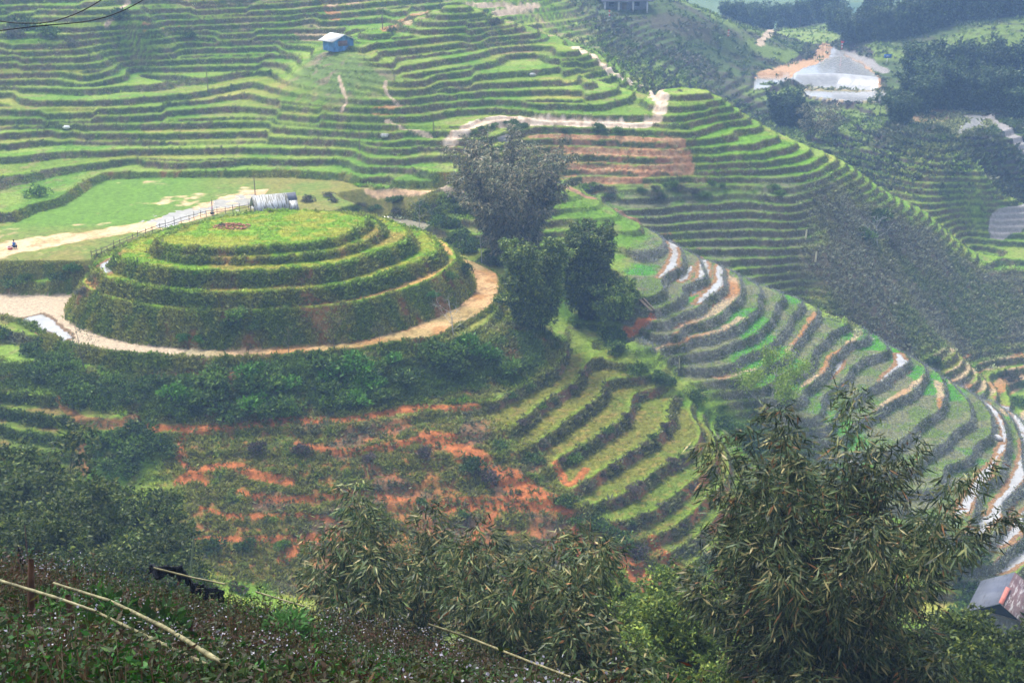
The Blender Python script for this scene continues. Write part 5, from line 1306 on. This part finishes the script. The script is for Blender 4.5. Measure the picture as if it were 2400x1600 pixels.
p = unproj(495, 506, -48.0); person(np.array([p[0], p[1]+.5, -48.0]), 1.0, 'person in a white top and pink headscarf behind the low bamboo fence', 'white', 'squat', 'pink')
# striped basket beside the squatting person
p = hit(24, 584); e = root('basket', p, 0, 'red and white round basin beside the person in blue', 'basin')
def lathe(prof, seg=18):
    P_ = np.array(prof, float); a_ = np.linspace(0, 2*math.pi, seg, endpoint=False)
    V = np.stack([P_[:, None, 0]*np.cos(a_), P_[:, None, 0]*np.sin(a_), np.broadcast_to(P_[:, None, 1], (len(P_), seg))], -1).reshape(-1, 3)
    F = [(i*seg+j, i*seg+(j+1) % seg, (i+1)*seg+(j+1) % seg, (i+1)*seg+j) for i in range(len(P_)-1) for j in range(seg)]
    return V, np.array(F), None
obj('bowl', lathe([(.01, .02), (.28, .02), (.40, .34), (.37, .34), (.26, .06), (.01, .06)]), 'red', e, True)
obj('rim', lathe([(.40, .30), (.43, .30), (.43, .40), (.36, .40), (.36, .35)]), 'white', e, True)
print('objects', time.time()-T0)
EXPO = 1.75
# ------------------------------------------------------------------ air, sky, sun, camera
def build_haze():
    m = bpy.data.materials.new('valley haze'); m.use_nodes = True
    nt = m.node_tree; nt.nodes.clear()
    out = N(nt, 'ShaderNodeOutputMaterial'); pv = N(nt, 'ShaderNodeVolumePrincipled')
    pv.inputs['Color'].default_value = HAZE_COL; pv.inputs['Density'].default_value = HAZE_D; pv.inputs['Anisotropy'].default_value = 0.0
    nt.links.new(pv.outputs[0], out.inputs['Volume'])
    z0, z1 = float(VALL[:, 2].min())-3, max(ZC+12, float(VALL[:, 2].max())+3)
    x0, x1, y0, y1 = -1000, 1000, -60, 1720
    V = [(x0,y0,z0),(x1,y0,z0),(x1,y1,z0),(x0,y1,z0),(x0,y0,z1),(x1,y0,z1),(x1,y1,z1),(x0,y1,z1)]
    F = [(0,3,2,1),(4,5,6,7),(0,1,5,4),(1,2,6,5),(2,3,7,6),(3,0,4,7)]
    o = link('haze', np_mesh('haze', V, F, m))
    tag(o, 'thin blue haze filling the whole valley', 'haze', kind='stuff')
HAZE_COL = (.38, .60, 1.0, 1); HAZE_D = .00058
build_haze()
w = bpy.data.worlds.new('World'); S.world = w; w.use_nodes = True
nt = w.node_tree
sky = N(nt, 'ShaderNodeTexSky'); sky.sky_type = 'NISHITA'; sky.sun_disc = False
ELEV, AZ = math.radians(58), math.radians(-35)
sky.sun_elevation = ELEV; sky.sun_rotation = AZ; sky.air_density = 1.0; sky.dust_density = 3.0; sky.ozone_density = 1.0
hs_ = N(nt, 'ShaderNodeHueSaturation'); hs_.inputs['Saturation'].default_value = .4   # cloud cover greys the sky
nt.links.new(sky.outputs[0], hs_.inputs['Color']); nt.links.new(hs_.outputs[0], nt.nodes['Background'].inputs[0]); nt.nodes['Background'].inputs[1].default_value = .105
l = bpy.data.lights.new('sun', 'SUN'); l.energy = 1.5; l.angle = math.radians(14); l.color = (1, .96, .9)
lo = bpy.data.objects.new('sun', l); COL.objects.link(lo)
sd = Vector((math.sin(AZ)*math.cos(ELEV), math.cos(AZ)*math.cos(ELEV), math.sin(ELEV)))
lo.rotation_euler = sd.to_track_quat('Z', 'Y').to_euler()
cam = bpy.data.cameras.new('camera'); co = bpy.data.objects.new('camera', cam); COL.objects.link(co)
co.location = (0, 0, ZC); co.rotation_euler = (math.pi/2-PITCH, 0, 0); cam.sensor_width = 36; cam.lens = 36*FPX/2400; cam.clip_start = .3; cam.clip_end = 6000
S.camera = co
S.view_settings.view_transform = 'Standard'; S.view_settings.look = 'None'; S.view_settings.gamma = 1
S.view_settings.exposure = EXPO
cy = S.cycles
cy.max_bounces = 5; cy.diffuse_bounces = 2; cy.glossy_bounces = 2; cy.transmission_bounces = 3; cy.volume_bounces = 1; cy.transparent_max_bounces = 8
cy.use_denoising = True; cy.denoising_prefilter = 'FAST'
cy.caustics_reflective = False; cy.caustics_refractive = False
print('done', time.time()-T0)
